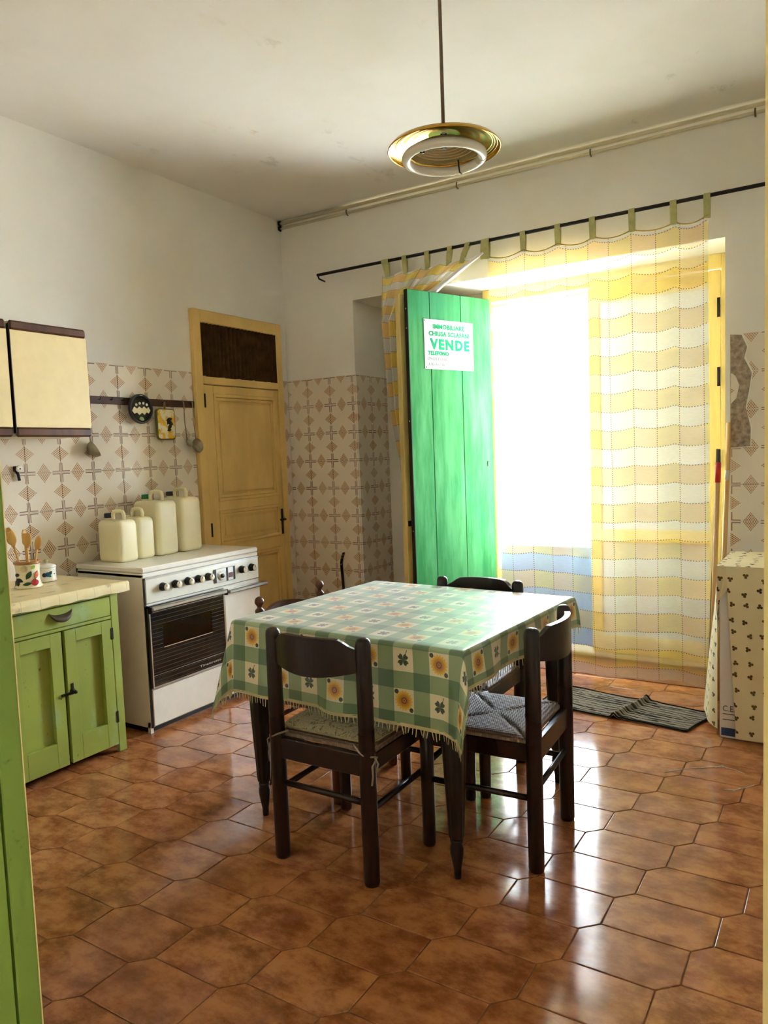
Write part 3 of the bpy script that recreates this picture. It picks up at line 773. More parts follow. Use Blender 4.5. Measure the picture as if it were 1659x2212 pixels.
# ------------------------------------------------------------------ table and cloth
TCX, TCY, TR = -1.478, 2.537, math.radians(-3.2)
tb = thing('dining_table', 'dark wooden dining table with tapered turned legs under flowered cloth', 'table', (TCX, TCY, 0), TR)
B(-.492, .492, -.462, .462, .752, .778, b=.004).build('tabletop', M_TBLW, tb)
for y in (-.425, .425): B(-.40, .40, y-.011, y+.011, .645, .752).build('apron', M_TBLW, tb)
for x in (-.445, .445): B(x-.011, x+.011, -.39, .39, .645, .752).build('apron', M_TBLW, tb)
for x, y in ((-.425, -.430), (.432, -.418), (-.425, .425), (.445, .415)):
    lg = MB().lathe([(.043, .752), (.044, .66), (.044, .60), (.040, .42), (.0265, .150), (.0245, .140), (.0195, .134)][::-1], n=40, flute=.10, nf=10).build('leg', M_TBLW, tb, (x, y, 0))
    MB().lathe([(.012, 0), (.0128, .018), (.0125, .03), (.0165, .05), (.0225, .085), (.0225, .105), (.0185, .120), (.0215, .126), (.0215, .133), (.0185, .134)], n=20).build('foot', M_TBLW, lg)
def m_cloth():
    m, nt, b = new_mat('sunflower_oilcloth', .55, 1.0)
    u, v, _ = xyz(nt, coords(nt, 'UV')); p = .1365
    cu_ = (u-.423)/p+.5; cv = (v-.062)/p+.5
    iu, iv = cu_.floor(), cv.floor(); fu = (cu_.frac()-.5); fv = (cv.frac()-.5)
    wc = fu.abs() < .275; wr_ = fv.abs() < .285
    white = wc*wr_; some = wc.max(wr_)
    nz = noise(nt, coords(nt, 'UV'), 300, 2, .5)
    dk = mixc(nt, nz, C(66, 106, 66), C(82, 122, 78)); md = mixc(nt, nz, C(130, 156, 112), C(146, 170, 124))
    c = mixc(nt, some, dk, md); c = mixc(nt, white, c, C(232, 224, 192))
    sun_ = 1-(iu+iv).odd()                              # sunflower cells and clover cells alternate
    x, y = fu*p, fv*p; r = (x*x+y*y).sqrt(); th = y.atan2(x)
    R = ((th*9).cos().abs())*.007+.0265
    pet = (r < R)*sun_*white
    pc = mixc(nt, (r/.030).ramp(.45, .95), C(196, 128, 20), C(238, 190, 34))
    pc = mixc(nt, ((th*9).cos().abs() < .28)*.35, pc, C(160, 100, 16))
    c = mixc(nt, pet, c, pc)
    c = mixc(nt, (r < .0115)*sun_*white, c, C(120, 62, 22)); c = mixc(nt, (r < .0062)*sun_*white, c, C(206, 128, 48)); c = mixc(nt, (r < .003)*sun_*white, c, C(120, 50, 20))
    def blob(a, b_): return ((x-a)*(x-a)+(y-b_)*(y-b_)) < .00006
    lv = blob(.0275, .0285).max(blob(-.0275, -.0285))
    c = mixc(nt, lv*sun_*white, c, C(34, 52, 34))
    k = (th*2).sin().abs(); Rc = (k**.45)*.0245 - ((k > .93)*.004)
    clo = (r < Rc)*(k > .12)
    stem = ((x-.004+y*.35).abs() < .0014)*(y < -.006)*(y > -.033)
    c = mixc(nt, clo.max(stem)*(1-sun_)*white, c, C(40, 70, 46))
    base(nt, b, c)
    fold = noise(nt, coords(nt, 'UV'), 3.2, 3, .55, (1, .35, 1)); bump(nt, b, fold*3 + nz*.02, .06, .006)
    b.inputs['Sheen Weight'].default_value = .5; b.inputs['Sheen Roughness'].default_value = .4; b.inputs['Coat Weight'].default_value = 1; b.inputs['Coat Roughness'].default_value = .07
    return m
M_CLOTH = m_cloth()
EX0, EX1, EY0, EY1 = -.497, .497, -.467, .467           # table edges under the cloth
OV = dict(l=.255, r=.125, f=.277, b=.045); ZT = .7825; RR = .014
def prof(d):
    """out, drop for a cloth length d past the edge"""
    if d <= 0: return 0, 0
    L = RR*PI/2
    if d < L: a = d/RR; return RR*math.sin(a), RR*(1-math.cos(a))
    return RR, RR+(d-L)
def cloth_pt(x, y):
    dx = max(x-EX1, EX0-x, 0); dy = max(y-EY1, EY0-y, 0)
    sx = 1 if x > 0 else -1; sy = 1 if y > 0 else -1
    bx_ = min(max(x, EX0), EX1); by = min(max(y, EY0), EY1)
    if dx == 0 and dy == 0:
        return (x, y, ZT + .0012*math.sin(11*x+4*y)*math.sin(7*y))
    if dx == 0 or dy == 0:
        d = dx+dy; o, dr = prof(d); s = x if dy else y
        wv = .030*(dr/.28)*(math.sin(13*s+.7)+.6*math.sin(23*s+2)) if dr > 0 else 0
        wv = max(wv, -.008) + .04*dr
        # towards a corner the side is pulled outwards by the corner fold
        if dx: return (bx_+sx*(o+wv), y, ZT-dr)
        return (x, by+sy*(o+wv*.8), ZT-dr)
    r = math.hypot(dx, dy); th = math.atan2(dy, dx); o, dr = prof(r)
    k = math.sin(2*th)**2; out = o + dr*.17*k + .04*dr
    e = dr*math.sqrt(max(.2, 1-(.20*k)**2))
    wx = .030*(dr/.28)*(math.sin(13*(bx_)+.7)+.6*math.sin(23*bx_+2)); wx = max(wx, -.008)*.8*math.sin(th)**4
    wy = .030*(dr/.28)*(math.sin(13*(by)+.7)+.6*math.sin(23*by+2)); wy = max(wy, -.008)*math.cos(th)**4
    return (bx_+sx*(out*math.cos(th)**(.6)+wy), by+sy*(out*math.sin(th)**(.6)+wx), ZT-e)
def lin(a, b_, n): return [a+(b_-a)*k/n for k in range(n+1)]
xs = lin(EX0-OV['l'], EX0, 22)[:-1]+lin(EX0, EX1, 48)+lin(EX1, EX1+OV['r'], 16)[1:]
ys = lin(EY0-OV['f'], EY0, 26)[:-1]+lin(EY0, EY1, 44)+lin(EY1, EY1+OV['b'], 8)[1:]
def dense(v, e0, e1):
    out = set(v)
    for k in range(1, 5): out.add(e0-k*RR*PI/8); out.add(e1+k*RR*PI/8)
    lo, hi = v[0], v[-1]; return sorted(q for q in out if lo-1e-9 <= q <= hi+1e-9)
xs, ys = dense(xs, EX0, EX1), dense(ys, EY0, EY1)
tc = thing('tablecloth', 'green checked oilcloth with sunflowers and clovers on the dining table', 'tablecloth', (TCX, TCY, 0), TR)
mb = MB(); nx_ = len(xs)
mb.add([cloth_pt(x, y) for y in ys for x in xs], [(j*nx_+i, j*nx_+i+1, (j+1)*nx_+i+1, (j+1)*nx_+i) for j in range(len(ys)-1) for i in range(nx_-1)], True,
       [(x, -(y-EY0)) for y in ys for x in xs])
cl = mb.build('cloth', M_CLOTH, tc)
fr = MB(); M_FRG = simple('fringe_thread', C(206, 194, 150), .9, .1)
hem = [(x, ys[0]) for x in lin(xs[0], xs[-1], 190)] + [(xs[-1], y) for y in lin(ys[0], ys[-1], 150)] + [(x, ys[-1]) for x in lin(xs[-1], xs[0], 190)] + [(xs[0], y) for y in lin(ys[-1], ys[0], 180)]
P_ = [Vector(cloth_pt(*h)) for h in hem]
band = MB()
for i in range(len(P_)-1):
    a, b_ = P_[i], P_[i+1]
    if (b_-a).length > .03: continue
    band.add([a+Vector((0, 0, .004)), b_+Vector((0, 0, .004)), b_-Vector((0, 0, .008)), a-Vector((0, 0, .008))], [(0, 1, 2, 3)])
    if i % 2 == 0:
        t = (b_-a).normalized(); L = .020+.012*random.random(); sw = t*(random.random()-.5)*.014
        q = a-Vector((0, 0, .006)); e = q+Vector((0, 0, -L))+sw; wd = t*.0022; nn = Vector((-t.y, t.x, 0))*.0018
        fr.add([q-wd-nn*0, q+wd, q+nn, e-wd*.7, e+wd*.7, e+nn*.7], [(0, 1, 4, 3), (1, 2, 5, 4), (2, 0, 3, 5), (3, 4, 5)])
band.build('hem_band', M_FRG, tc)
f_ = fr.build('fringe', M_FRG, tc); f_['kind'] = 'stuff'

# ------------------------------------------------------------------ stove
M_ENAM = simple('white_enamel', C(236, 233, 222), .22, .5, var=.02)
M_BLK = simple('black_trim', C(14, 14, 14), .4, .4)
M_CHR = simple('brushed_chrome', C(200, 200, 196), .28, .5, 1, var=.05)
SX0, SX1, SY0, SY1 = XL+.035, -3.027, 2.520, 3.395
st = thing('gas_cooker', 'white enamel cooker with glass oven door and black knobs', 'cooker')
MB().box(SX0, SX1-.006, SY0, SY0+.02, .030, .828).box(SX0, SX1-.006, 3.085, SY1, .030, .828).box(SX0, SX0+.03, SY0+.02, 3.085, .250, .664) \
    .box(SX0, SX1-.009, SY0+.02, 3.085, .030, .250).box(SX0, SX1-.006, SY0+.02, 3.085, .664, .828).build('body', M_ENAM, st)
M_LIN = simple('oven_lining_enamel', C(46, 50, 52), .35, .5, var=.1)
MB().box(SX0+.031, SX0+.034, SY0+.024, 3.081, .254, .660).box(SX0+.034, SX1-.010, SY0+.021, SY0+.024, .254, .660).box(SX0+.034, SX1-.010, 3.081, 3.084, .254, .660) \
    .box(SX0+.034, SX1-.010, SY0+.024, 3.081, .2505, .2535).box(SX0+.034, SX1-.010, SY0+.024, 3.081, .6605, .6635).build('oven_lining', M_LIN, st)
B(SX0+.05, SX1-.03, SY0+.012, SY1-.012, 0, .030).build('plinth', M_BLK, st)
B(SX1-.03, SX1-.010, SY0, SY0+.018, 0, .06).build('front_foot', M_ENAM, st)
lid = B(SX0-.01, SX1, SY0-.002, SY1+.002, .838, .866, b=.006).build('lid', M_ENAM, st)
for y in (SY0+.004, SY1-.03): B(SX0-.018, SX0+.03, y, y+.026, .815, .862, b=.004).build('lid_hinge', M_BLK, st)
B(SX0, SX1-.002, SY0, SY1, .812, .836, b=.004).build('hob_rim', M_ENAM, st)
pn = B(SX1-.008, SX1+.004, SY0+.010, SY1-.004, .678, .810, b=.004).build('control_panel', simple('panel_silver', C(226, 226, 216), .3, .5, .25, var=.03), st)
B(SX1-.007, SX1+.0045, SY0+.010, SY1-.004, .803, .8105).build('panel_edge', M_CHR, pn)
for y in (2.640, 2.727, 2.815, 2.893, 2.967, 3.240, 3.322):
    kn = MB().lathe([(.0225, 0), (.0225, .006), (.0195, .012), (.0185, .030), (.0165, .033)], n=24, mtx=Matrix.Rotation(PI/2, 3, 'Y')).build('knob', M_BLK, st, (SX1+.004, y, .752))
    MB().lathe([(.0180, .033), (.0175, .036), (.0005, .0362)], n=24, mtx=Matrix.Rotation(PI/2, 3, 'Y')).build('knob_cap', simple('knob_cream', C(240, 232, 205), .3), kn)
    B(.036, .0378, -.0012, .0012, .002, .015).build('knob_mark', M_BLK, kn)
ck = B(SX1+.004, SX1+.009, 3.012, 3.182, .704, .784, b=.002).build('timer_panel', M_CHR, st)
for y in (3.014, 3.108, 3.166): B(SX1+.009, SX1+.0105, y, y+.014, .706, .782).build('bar', M_BLK, ck)
MB().lathe([(.030, 0), (.030, .003), (.001, .003)], n=24, mtx=Matrix.Rotation(PI/2, 3, 'Y')).build('clock_dial', simple('dial_white', C(228, 232, 228), .3), ck, (SX1+.0085, 3.068, .744))
MB().lathe([(.013, 0), (.012, .008), (.001, .008)], n=16, mtx=Matrix.Rotation(PI/2, 3, 'Y')).build('clock_knob', M_BLK, ck, (SX1+.011, 3.072, .741))
B(SX1+.009, SX1+.011, 3.128, 3.160, .722, .750).build('counter', simple('counter_red', C(96, 40, 32), .4), ck)
# oven door
m, nt, b = new_mat('oven_glass', .06, .5); v_ = coords(nt, 'Object'); xx, yy, zz = xyz(nt, v_)
ln = ((zz*48).frac() < .07)
base(nt, b, mixc(nt, ln*.6, C(10, 14, 16), C(92, 100, 100))); M_OVG = m
od = MB().box(SX1-.006, SX1+.012, SY0+.016, 2.618, .240, .668).box(SX1-.006, SX1+.012, 2.972, 3.076, .240, .668).box(SX1-.006, SX1+.012, 2.618, 2.972, .240, .437).box(SX1-.006, SX1+.012, 2.618, 2.972, .560, .668).build('oven_door', M_OVG, st)
for q in ((SY0+.014, SY0+.022, .238, .655), (3.070, 3.078, .238, .655), (SY0+.022, 3.070, .236, .244)): B(SX1-.004, SX1+.0145, *q).build('door_trim', M_CHR, od)
M_OVW = bpy.data.materials.new('oven_window'); M_OVW.use_nodes = True; nt = M_OVW.node_tree
tp = nt.nodes.new('ShaderNodeBsdfTransparent'); tp.inputs[0].default_value = (.62, .72, .72, 1)
gs = nt.nodes.new('ShaderNodeBsdfGlossy'); gs.inputs['Roughness'].default_value = .05
fz = nt.nodes.new('ShaderNodeFresnel'); fz.inputs[0].default_value = 1.5; mx = nt.nodes.new('ShaderNodeMixShader')
nt.links.new(fz.outputs[0], mx.inputs[0]); nt.links.new(tp.outputs[0], mx.inputs[1]); nt.links.new(gs.outputs[0], mx.inputs[2])
nt.links.new(mx.outputs[0], nt.nodes['Material Output'].inputs[0])
B(SX1+.007, SX1+.011, 2.618, 2.972, .437, .560).build('oven_window', M_OVW, od)
MB().box(SX0+.07, SX1-.025, SY0+.03, 3.074, .448, .452).box(SX1-.033, SX1-.025, SY0+.03, 3.074, .452, .470).box(SX0+.07, SX0+.078, SY0+.03, 3.074, .452, .470).build('oven_tray', simple('tray_steel', C(170, 180, 180), .3, .5, .6), st)
B(SX1+.0121, SX1+.0134, 2.622, 2.972, .4345, .4385).build('window_edge', M_CHR, od)
for z in (.630, .300): B(SX1+.0121, SX1+.0130, SY0+.024, 3.068, z, z+.002).build('door_line', M_CHR, od)
text_mesh('lettering', 'Tincorette', .017, M_CHR, od, Matrix(((0, 0, 1, SX1+.0124), (1, 0, 0, 2.945), (0, 1, 0, .262), (0, 0, 0, 1))), width=.165)
hd_ = B(SX1+.006, SX1+.040, SY0+.018, 3.082, .640, .664, b=.006).build('oven_handle', M_CHR, st)
for y in (SY0+.012, 3.080): B(SX1+.004, SX1+.034, y, y+.014, .628, .662, b=.004).build('handle_end', M_BLK, hd_)
h2 = B(SX1+.006, SX1+.040, 3.098, SY1+.038, .632, .656, b=.006).build('compartment_handle', M_CHR, st)
B(SX1-.006, SX1+.006, 3.086, SY1-.002, .036, .630, b=.004).build('bottle_compartment_door', M_ENAM, st)
B(SX1-.008, SX1+.004, SY0+.016, 3.076, .036, .226, b=.003).build('drawer', M_ENAM, st)
B(SX1-.0075, SX1-.001, SY0+.002, SY0+.014, .03, .812).build('corner_trim', M_BLK, st)

# ------------------------------------------------------------------ jerrycans on the cooker
def can(label, x0, x1, y0, y1, ztop, cap, rz=0):
    hx, hy = (x1-x0)/2, (y1-y0)/2; cx_, cy_ = (x0+x1)/2, (y0+y1)/2
    mpl = MATS.get('milky_plastic')
    if not mpl:
        mpl, nt, b = new_mat('milky_plastic', .38, .4); n = noise(nt, coords(nt, 'Object'), 9, 3, .5)
        base(nt, b, mixc(nt, n, C(230, 220, 176), C(240, 233, 200)))
        b.inputs['Subsurface Weight'].default_value = .3; b.inputs['Subsurface Radius'].default_value = (.03, .025, .015); MATS['milky_plastic'] = mpl
    t = thing('jerrycan', label, 'jerrycan', (cx_, cy_, .866), rz, 'water jerrycans on the cooker')
    H = ztop-.866; r = .026
    rings = []
    for ins, z in ((.014, 0), (.004, .006), (0, .018), (0, H-.03), (.004, H-.014), (.014, H-.003), (.03, H)):
        rings.append([(x, y, z) for x, y in rounded(hx-ins, hy-ins, max(.012, r-ins*.5), 4)])
    mb = MB(); loft(mb, rings); mb.build('body', mpl, t)
    hh = .046 if H < .26 else .052
    hp_ = [(-hx*.30, 0, H-.006), (-hx*.32, 0, H+hh*.55), (-hx*.22, 0, H+hh*.92), (0, 0, H+hh), (hx*.34, 0, H+hh), (hx*.55, 0, H+hh*.9), (hx*.64, 0, H+hh*.5), (hx*.62, 0, H-.006)]
    MB().tube(hp_, .0105, 10).build('handle', mpl, t)
    MB().lathe([(.023, H-.006), (.023, H+.008), (.020, H+.009)], n=20).build('neck', mpl, t, (-hx*.66, 0, 0))
    if cap:
        MB().lathe([(.025, H+.009), (.026, H+.012), (.026, H+.030), (.023, H+.034), (.0005, H+.034)], n=20).build('cap', cap, t, (-hx*.66, 0, 0))
    return t
CB = simple('navy_cap', C(28, 32, 56), .4); CG = simple('green_cap', C(28, 120, 62), .4); CK = simple('black_cap', C(30, 26, 34), .4)
can('small cream jerrycan with navy cap beside the wall by the cupboard', -3.485, -3.300, 2.610, 2.738, 1.096, CB, .03)
can('small cream jerrycan without cap next to the navy capped one', -3.490, -3.318, 2.752, 2.872, 1.098, None, .02)
can('tall cream jerrycan with green screw cap on the cooker lid', -3.530, -3.315, 2.893, 3.045, 1.180, CG, .0)
can('tall cream jerrycan with black cap nearest the yellow door', -3.530, -3.315, 3.075, 3.235, 1.186, CK, -.02)

# ------------------------------------------------------------------ green cupboard
GX0, GX1, GY0, GY1 = XL+.012, -2.988, 1.715, 2.330
gc = thing('green_cupboard', 'chipped green wooden cupboard with two doors and a drawer', 'cupboard')
bd = MB().box(GX0, GX1-.022, GY0, GY0+.02, .03, .792).box(GX0, GX1-.022, GY1-.02, GY1, .03, .792).box(GX0, GX1-.022, GY0+.02, GY1-.02, .06, .08).box(GX0, GX0+.012, GY0+.02, GY1-.02, .08, .792)
bd.build('carcass', simple('bare_deal', C(150, 122, 88), .8, .2), gc)
for y0, y1 in ((GY0, GY0+.042), (GY1-.044, GY1)): B(GX1-.022, GX1, y0, y1, 0, .792, b=.003).build('stile', M_GREEN, gc)
for z0, z1 in ((.772, .792), (.660, .674)): B(GX1-.022, GX1-.001, GY0+.042, GY1-.044, z0, z1, b=.002).build('rail', M_GREEN, gc)
dr = B(GX1-.020, GX1+.002, GY0+.046, GY1-.047, .676, .768, b=.004).build('drawer', M_GREEN, gc)
def cup(u, v):   # shell pull
    a = PI*u; y = 2.018 - .058*math.cos(a); s = math.sin(a)
    return (GX1+.002 + .022*s*math.sin(PI*.5*(v+.15)), y, .742 - .034*s*v - .006*s + .010*abs(math.cos(a))**3)
fixnormals(MB().grid(cup, 20, 8, True).build('shell_pull', simple('old_brass', C(66, 56, 34), .45, .5, .6, var=.25), dr))
def cdoor(y0, y1, hinge_y):
    z0, z1 = .042, .656; fw = .056
    d = B(GX1-.034, GX1-.021, y0+.01, y1-.01, z0+.01, z1-.01).build('door', M_GREEN, gc)
    for a, b_ in ((y0, y0+fw), (y1-fw, y1)): B(GX1-.021, GX1+.001, a, b_, z0, z1, b=.0012).build('door_stile', M_GREEN, d)
    B(GX1-.020, GX1+.001, y0+fw, y1-fw, z1-.058, z1, b=.0012).build('door_rail', M_GREEN, d)
    B(GX1-.020, GX1+.001, y0+fw, y1-fw, z0, z0+.115, b=.0012).build('door_rail', M_GREEN, d)
    for z in (.56, .15): B(GX1-.006, GX1+.004, hinge_y-.006, hinge_y+.006, z, z+.055).build('hinge', M_IRON, d)
    return d
cdoor(GY0+.044, 2.014, GY0+.044); d2 = cdoor(2.031, GY1-.047, GY1-.046)
lt = MB().lathe([(.014, 0), (.014, .004), (.006, .006), (.005, .016), (.009, .020), (.007, .028), (.001, .029)], n=14, mtx=Matrix.Rotation(PI/2, 3, 'Y')).build('latch_knob', M_IRON, d2, (GX1+.001, 2.052, .372))
B(GX1+.001, GX1+.008, 1.992, 2.056, .362, .374, b=.002).build('latch_bar', M_IRON, d2)
B(GX1+.001, GX1+.004, 2.046, 2.058, .380, .410).build('latch_plate', M_IRON, d2)
# vinyl cover on its top
def m_vinyl():
    m, nt, b = new_mat('stone_print_vinyl', .35, .4)
    o = coords(nt, 'P'); x, y, z = xyz(nt, o); n = noise(nt, o, 9, 4, .6, (2.5, 1, 1)); n2 = noise(nt, o, 30, 3, .6)
    c = mixc(nt, n2, C(226, 208, 156), C(238, 224, 178)); c = mixc(nt, n.ramp(.60, .70)*.6, c, C(150, 126, 88))
    c = mixc(nt, (((y*11).frac()) < .03)*.35, c, C(150, 130, 92))
    base(nt, b, c); bump(nt, b, n2, .15, .003); return m
M_VIN = m_vinyl()
cvt = thing('counter_cover', 'cream stone print vinyl cover on the green cupboard top', 'worktop cover')
B(GX0, GX1+.022, GY0-.04, GY1+.052, .792, .829, b=.004).build('worktop', M_VIN, cvt)
mb = MB(); n = 60; v = []
for k in range(n+1):
    y = GY0-.04+(GY1-GY0+.092)*k/n; s = .5+.5*math.sin(y*38+1.3*math.sin(9*y)); dz = .004*s
    for x, z in ((GX1+.016, .831), (GX1+.0255+.001*s, .824), (GX1+.026+.002*s, .80), (GX1+.026+.004*s, .786-dz)): v.append((x, y, z))
mb.add(v, [(4*k+i, 4*k+4+i, 4*k+5+i, 4*k+1+i) for k in range(n) for i in range(3)], True)
mb.build('hanging_hem', M_VIN, cvt)

# ------------------------------------------------------------------ pots on the cupboard
M_CER = simple('cream_ceramic', C(240, 230, 196), .25, .5, var=.03)
M_RIM = simple('brown_glaze', C(176, 122, 72), .3)
M_LEAF = simple('glaze_green', C(40, 86, 40), .3); M_DGL = simple('glaze_dark', C(38, 46, 36), .3)
M_RED = simple('glaze_red', C(176, 44, 44), .3); M_ORG = simple('glaze_orange', C(224, 102, 52), .3); M_LG = simple('glaze_lime', C(140, 178, 56), .3)
PX, PY, PZ = -3.300, 2.075, .831
po = thing('utensil_pot', 'cream ceramic utensil pot with relief leaves and red flower', 'pot', (PX, PY, PZ))
rp = lambda z: .052 + .010*max(0, (.03-z)/.03)**2 + .004*(z/.125)
pr = [(.062, 0), (.063, .006), (.056, .018), (.052, .035), (.052, .08), (.055, .108), (.058, .114), (.058, .122), (.052, .124), (.049, .118), (.047, .02), (.001, .015)]
MB().lathe(pr, n=32).build('body', M_CER, po)
MB().lathe([(.0585, .112), (.0605, .115), (.0605, .122), (.057, .1255), (.051, .1255), (.050, .119)], n=32, cap=False).build('rim', M_RIM, po)
def decal(name, th, z, pts, mat, r0=.0535, parent=po, th_=.004):
    mb = MB(); n = len(pts)
    def mp(a, b_, h):
        t = th + a/r0; return ((r0+h)*math.cos(t), (r0+h)*math.sin(t), z+b_)
    mb.prism(pts, -.001, th_, mp); return fixnormals(mb.build(name, mat, parent))
def leafp(l, w, a):
    p = []
    for k in range(10):
        t = k/9; p.append((l*(t-.5), w*math.sin(PI*t)))
    for k in range(1, 9):
        t = 1-k/9; p.append((l*(t-.5), -w*math.sin(PI*t)))
    return [(x*math.cos(a)-y*math.sin(a), x*math.sin(a)+y*math.cos(a)) for x, y in p]
def disc(r): return [(r*math.cos(2*PI*k/14), r*math.sin(2*PI*k/14)) for k in range(14)]
cv = math.atan2(-PY, -PX)        # side of the pot that faces the doorway
decal('leaf', cv+.05, .062, leafp(.045, .011, 1.0), M_LEAF); decal('leaf', cv+.45, .098, leafp(.022, .007, .8), M_LG)
decal('leaf', cv-.1, .022, leafp(.042, .008, .15), M_LEAF, .055); decal('leaf', cv-.75, .040, leafp(.038, .009, -.4), M_DGL); decal('leaf', cv-1.0, .065, leafp(.03, .008, .1), M_DGL)
decal('leaf', cv-1.05, .022, leafp(.05, .016, 1.3), M_DGL, .055)
decal('petal', cv+.72, .060, leafp(.040, .009, 1.25), M_ORG); decal('flower', cv+.5, .026, disc(.0155), M_RED, .0545, th_=.008)
decal('medallion', cv-.28, .094, disc(.016), simple('ceramic_relief', C(222, 206, 160), .3), .0545, th_=.003)
M_SPN = m_wood('pale_beech', C(196, 148, 70), C(222, 178, 98), .5)
for i, (dx, dy, lx, ly, L, tw, kind) in enumerate(((-.022, -.012, -.06, -.030, .262, .3, 'spoon'), (.002, -.028, -.004, -.058, .25, 1.2, 'spatula'), (.026, -.006, .020, -.012, .235, .7, 'spatula'), (-.022, .020, -.045, .020, .245, 2.0, 'spoon'), (.010, .026, .020, .038, .215, .2, 'spoon'))):
    sp = thing('wooden_'+kind, 'pale wooden %s %s in the cream utensil pot' % (kind, ('leaning furthest out', 'broad and tilted to the doorway', 'upright and narrow', 'leaning to the wall', 'shortest one')[i]), kind, (PX+dx*.6, PY+dy*.6, PZ+.021), group='wooden utensils in the pot')
    tip = Vector((lx, ly, L)); mid = tip*.72
    MB().tube([(0, 0, 0), mid], [.0052, .0045], 8).build('handle', M_SPN, sp)
    ax = tip.normalized(); sd = Vector((math.cos(tw), math.sin(tw), 0)); sd = (sd-ax*sd.dot(ax)).normalized(); nn = ax.cross(sd)
    rings = []
    for k in range(9):
        t = k/8; c_ = mid + (tip-mid)*t*1.05
        wd = (.005+.017*math.sin(PI*min(1, t*.92+.06))**.7) if kind == 'spoon' else (.006+.015*sm_(0, .35, t))*(1-.25*sm_(.85, 1, t))
        rings.append([c_+sd*wd*math.cos(2*PI*q/10)+nn*.004*math.sin(2*PI*q/10) for q in range(10)])
    mb = MB(); loft(mb, rings); mb.build('blade' if kind == 'spatula' else 'bowl', M_SPN, sp)
QX, QY = -3.380, 2.225
sp = thing('sugar_pot', 'small white lidded pot with painted blue fruit', 'pot', (QX, QY, PZ))
M_WC = simple('white_ceramic', C(238, 236, 226), .22, .5, var=.02)
MB().lathe([(.044, 0), (.047, .004), (.044, .014), (.043, .06), (.0445, .066), (.041, .068), (.039, .02), (.001, .012)], n=28).build('body', M_WC, sp)
ldp = MB().lathe([(.045, .068), (.046, .072), (.042, .078), (.020, .086), (.010, .088), (.001, .0885)], n=28).build('lid', M_WC, sp)
MB().lathe([(.006, .086), (.005, .092), (.011, .098), (.0115, .104), (.006, .109), (.0005, .110)], n=14).build('knob', simple('knob_olive', C(190, 190, 140), .3), ldp)
for a, z, pts, mt in ((.10, .036, disc(.012), simple('glaze_blue', C(28, 108, 168), .3)), (-.25, .034, disc(.011), simple('glaze_plum', C(40, 24, 40), .3)), (.38, .042, leafp(.026, .008, .9), M_LEAF), (.30, .028, leafp(.02, .006, -.5), simple('glaze_teal', C(24, 120, 130), .3)), (.9, .036, disc(.003), M_DGL)):
    decal('painted_fruit', math.atan2(-QY, -QX)+a, z, pts, mt, .0435, sp, .0012)

# ------------------------------------------------------------------ wall cupboards
M_CRM = simple('cream_laminate', C(236, 216, 166), .4, .4, var=.02)
M_BRN = m_wood('brown_edge_band', C(62, 32, 14), C(92, 50, 22), .4)
M_WSD = simple('pale_carcass', C(214, 206, 188), .5, .3, var=.03)
for y0, y1, lab in ((2.068, 2.478, 'cream and brown wall cupboard beside the hanging rack'), (1.640, 2.052, 'cream and brown wall cupboard partly behind the green jamb')):
    wc = thing('wall_cupboard', lab, 'wall cupboard', group='wall cupboards')
    B(XL+.008, -3.312, y0+.004, y1-.004, 1.545, 2.080).build('carcass', M_WSD, wc)
    dd = B(-3.310, -3.291, y0, y1, 1.588, 2.040, b=.002).build('door', M_CRM, wc)
    B(-3.311, -3.289, y0, y1, 2.040, 2.084, b=.009).build('top_band', M_BRN, wc)
    B(-3.311, -3.289, y0, y1, 1.543, 1.588, b=.009).build('bottom_band', M_BRN, wc)
    B(-3.311, -3.2905, y0-.003, y0, 1.560, 2.068).build('edge_band', simple('black_brown_edge', C(24, 14, 10), .5), wc)
    B(-3.309, -3.294, y1, y1+.0015, 1.60, 2.03).build('edge_band', simple('red_brown_edge', C(120, 66, 44), .5), wc)

# ------------------------------------------------------------------ hanging rack and what hangs on it
RX = XL+T
rk = thing('utensil_rack', 'dark brown peg rail on the tiles beside the yellow door', 'rail')
B(RX, RX+.014, 2.50, 3.468, 1.741, 1.784, b=.003).build('rail', m_wood('rail_wood', C(56, 26, 20), C(78, 40, 30), .45), rk)
for y in (2.60, 2.74, 2.82, 2.90, 3.2, 3.35, 3.425): MB().tube([(RX+.012, y, 1.768), (RX+.028, y, 1.763), (RX+.034, y, 1.770), (RX+.034, y, 1.778)], .0032, 8).build('peg', M_IRON, rk)
pt = thing('trivet', 'round black rimmed trivet with cream painted band on the peg rail', 'trivet', (RX+.042, 3.008, 1.718))
MY = Matrix.Rotation(PI/2, 3, 'Y')
MB().lathe([(.085, -.006), (.088, -.002), (.088, .008), (.083, .013), (.074, .012), (.072, .006)], n=40, mtx=MY, cap=False).build('rim', simple('black_rim', C(22, 24, 28), .35), pt)
MB().lathe([(.076, -.004), (.076, .005), (.0005, .005)], n=40, mtx=MY).build('plate', simple('dark_green_plate', C(30, 40, 28), .4, var=.3, scale=40), pt)
band_ = [(-.066, -.010), (-.05, .014), (-.03, .002), (-.012, .016), (.006, .004), (.022, .018), (.04, .004), (.056, .014), (.068, -.006), (.055, -.024), (.04, -.016), (.024, -.032), (.006, -.020), (-.014, -.034), (-.032, -.02), (-.05, -.028)]
fixnormals(MB().prism(band_, .005, .0062, lambda a, b_, h: (h, a, b_-.002)).build('cream_band', simple('plate_cream', C(236, 222, 176), .4, var=.03), pt))
for a, b_ in ((-.034, .024), (-.008, .032), (.018, .034), (.044, .026)): fixnormals(MB().prism([(a+x*.62, b_+y*.62) for x, y in disc(.013)], .005, .0068, lambda p, q, h: (h, p, q)).build('painted_dot', simple('plate_white', C(244, 242, 232), .4, var=.02), pt))
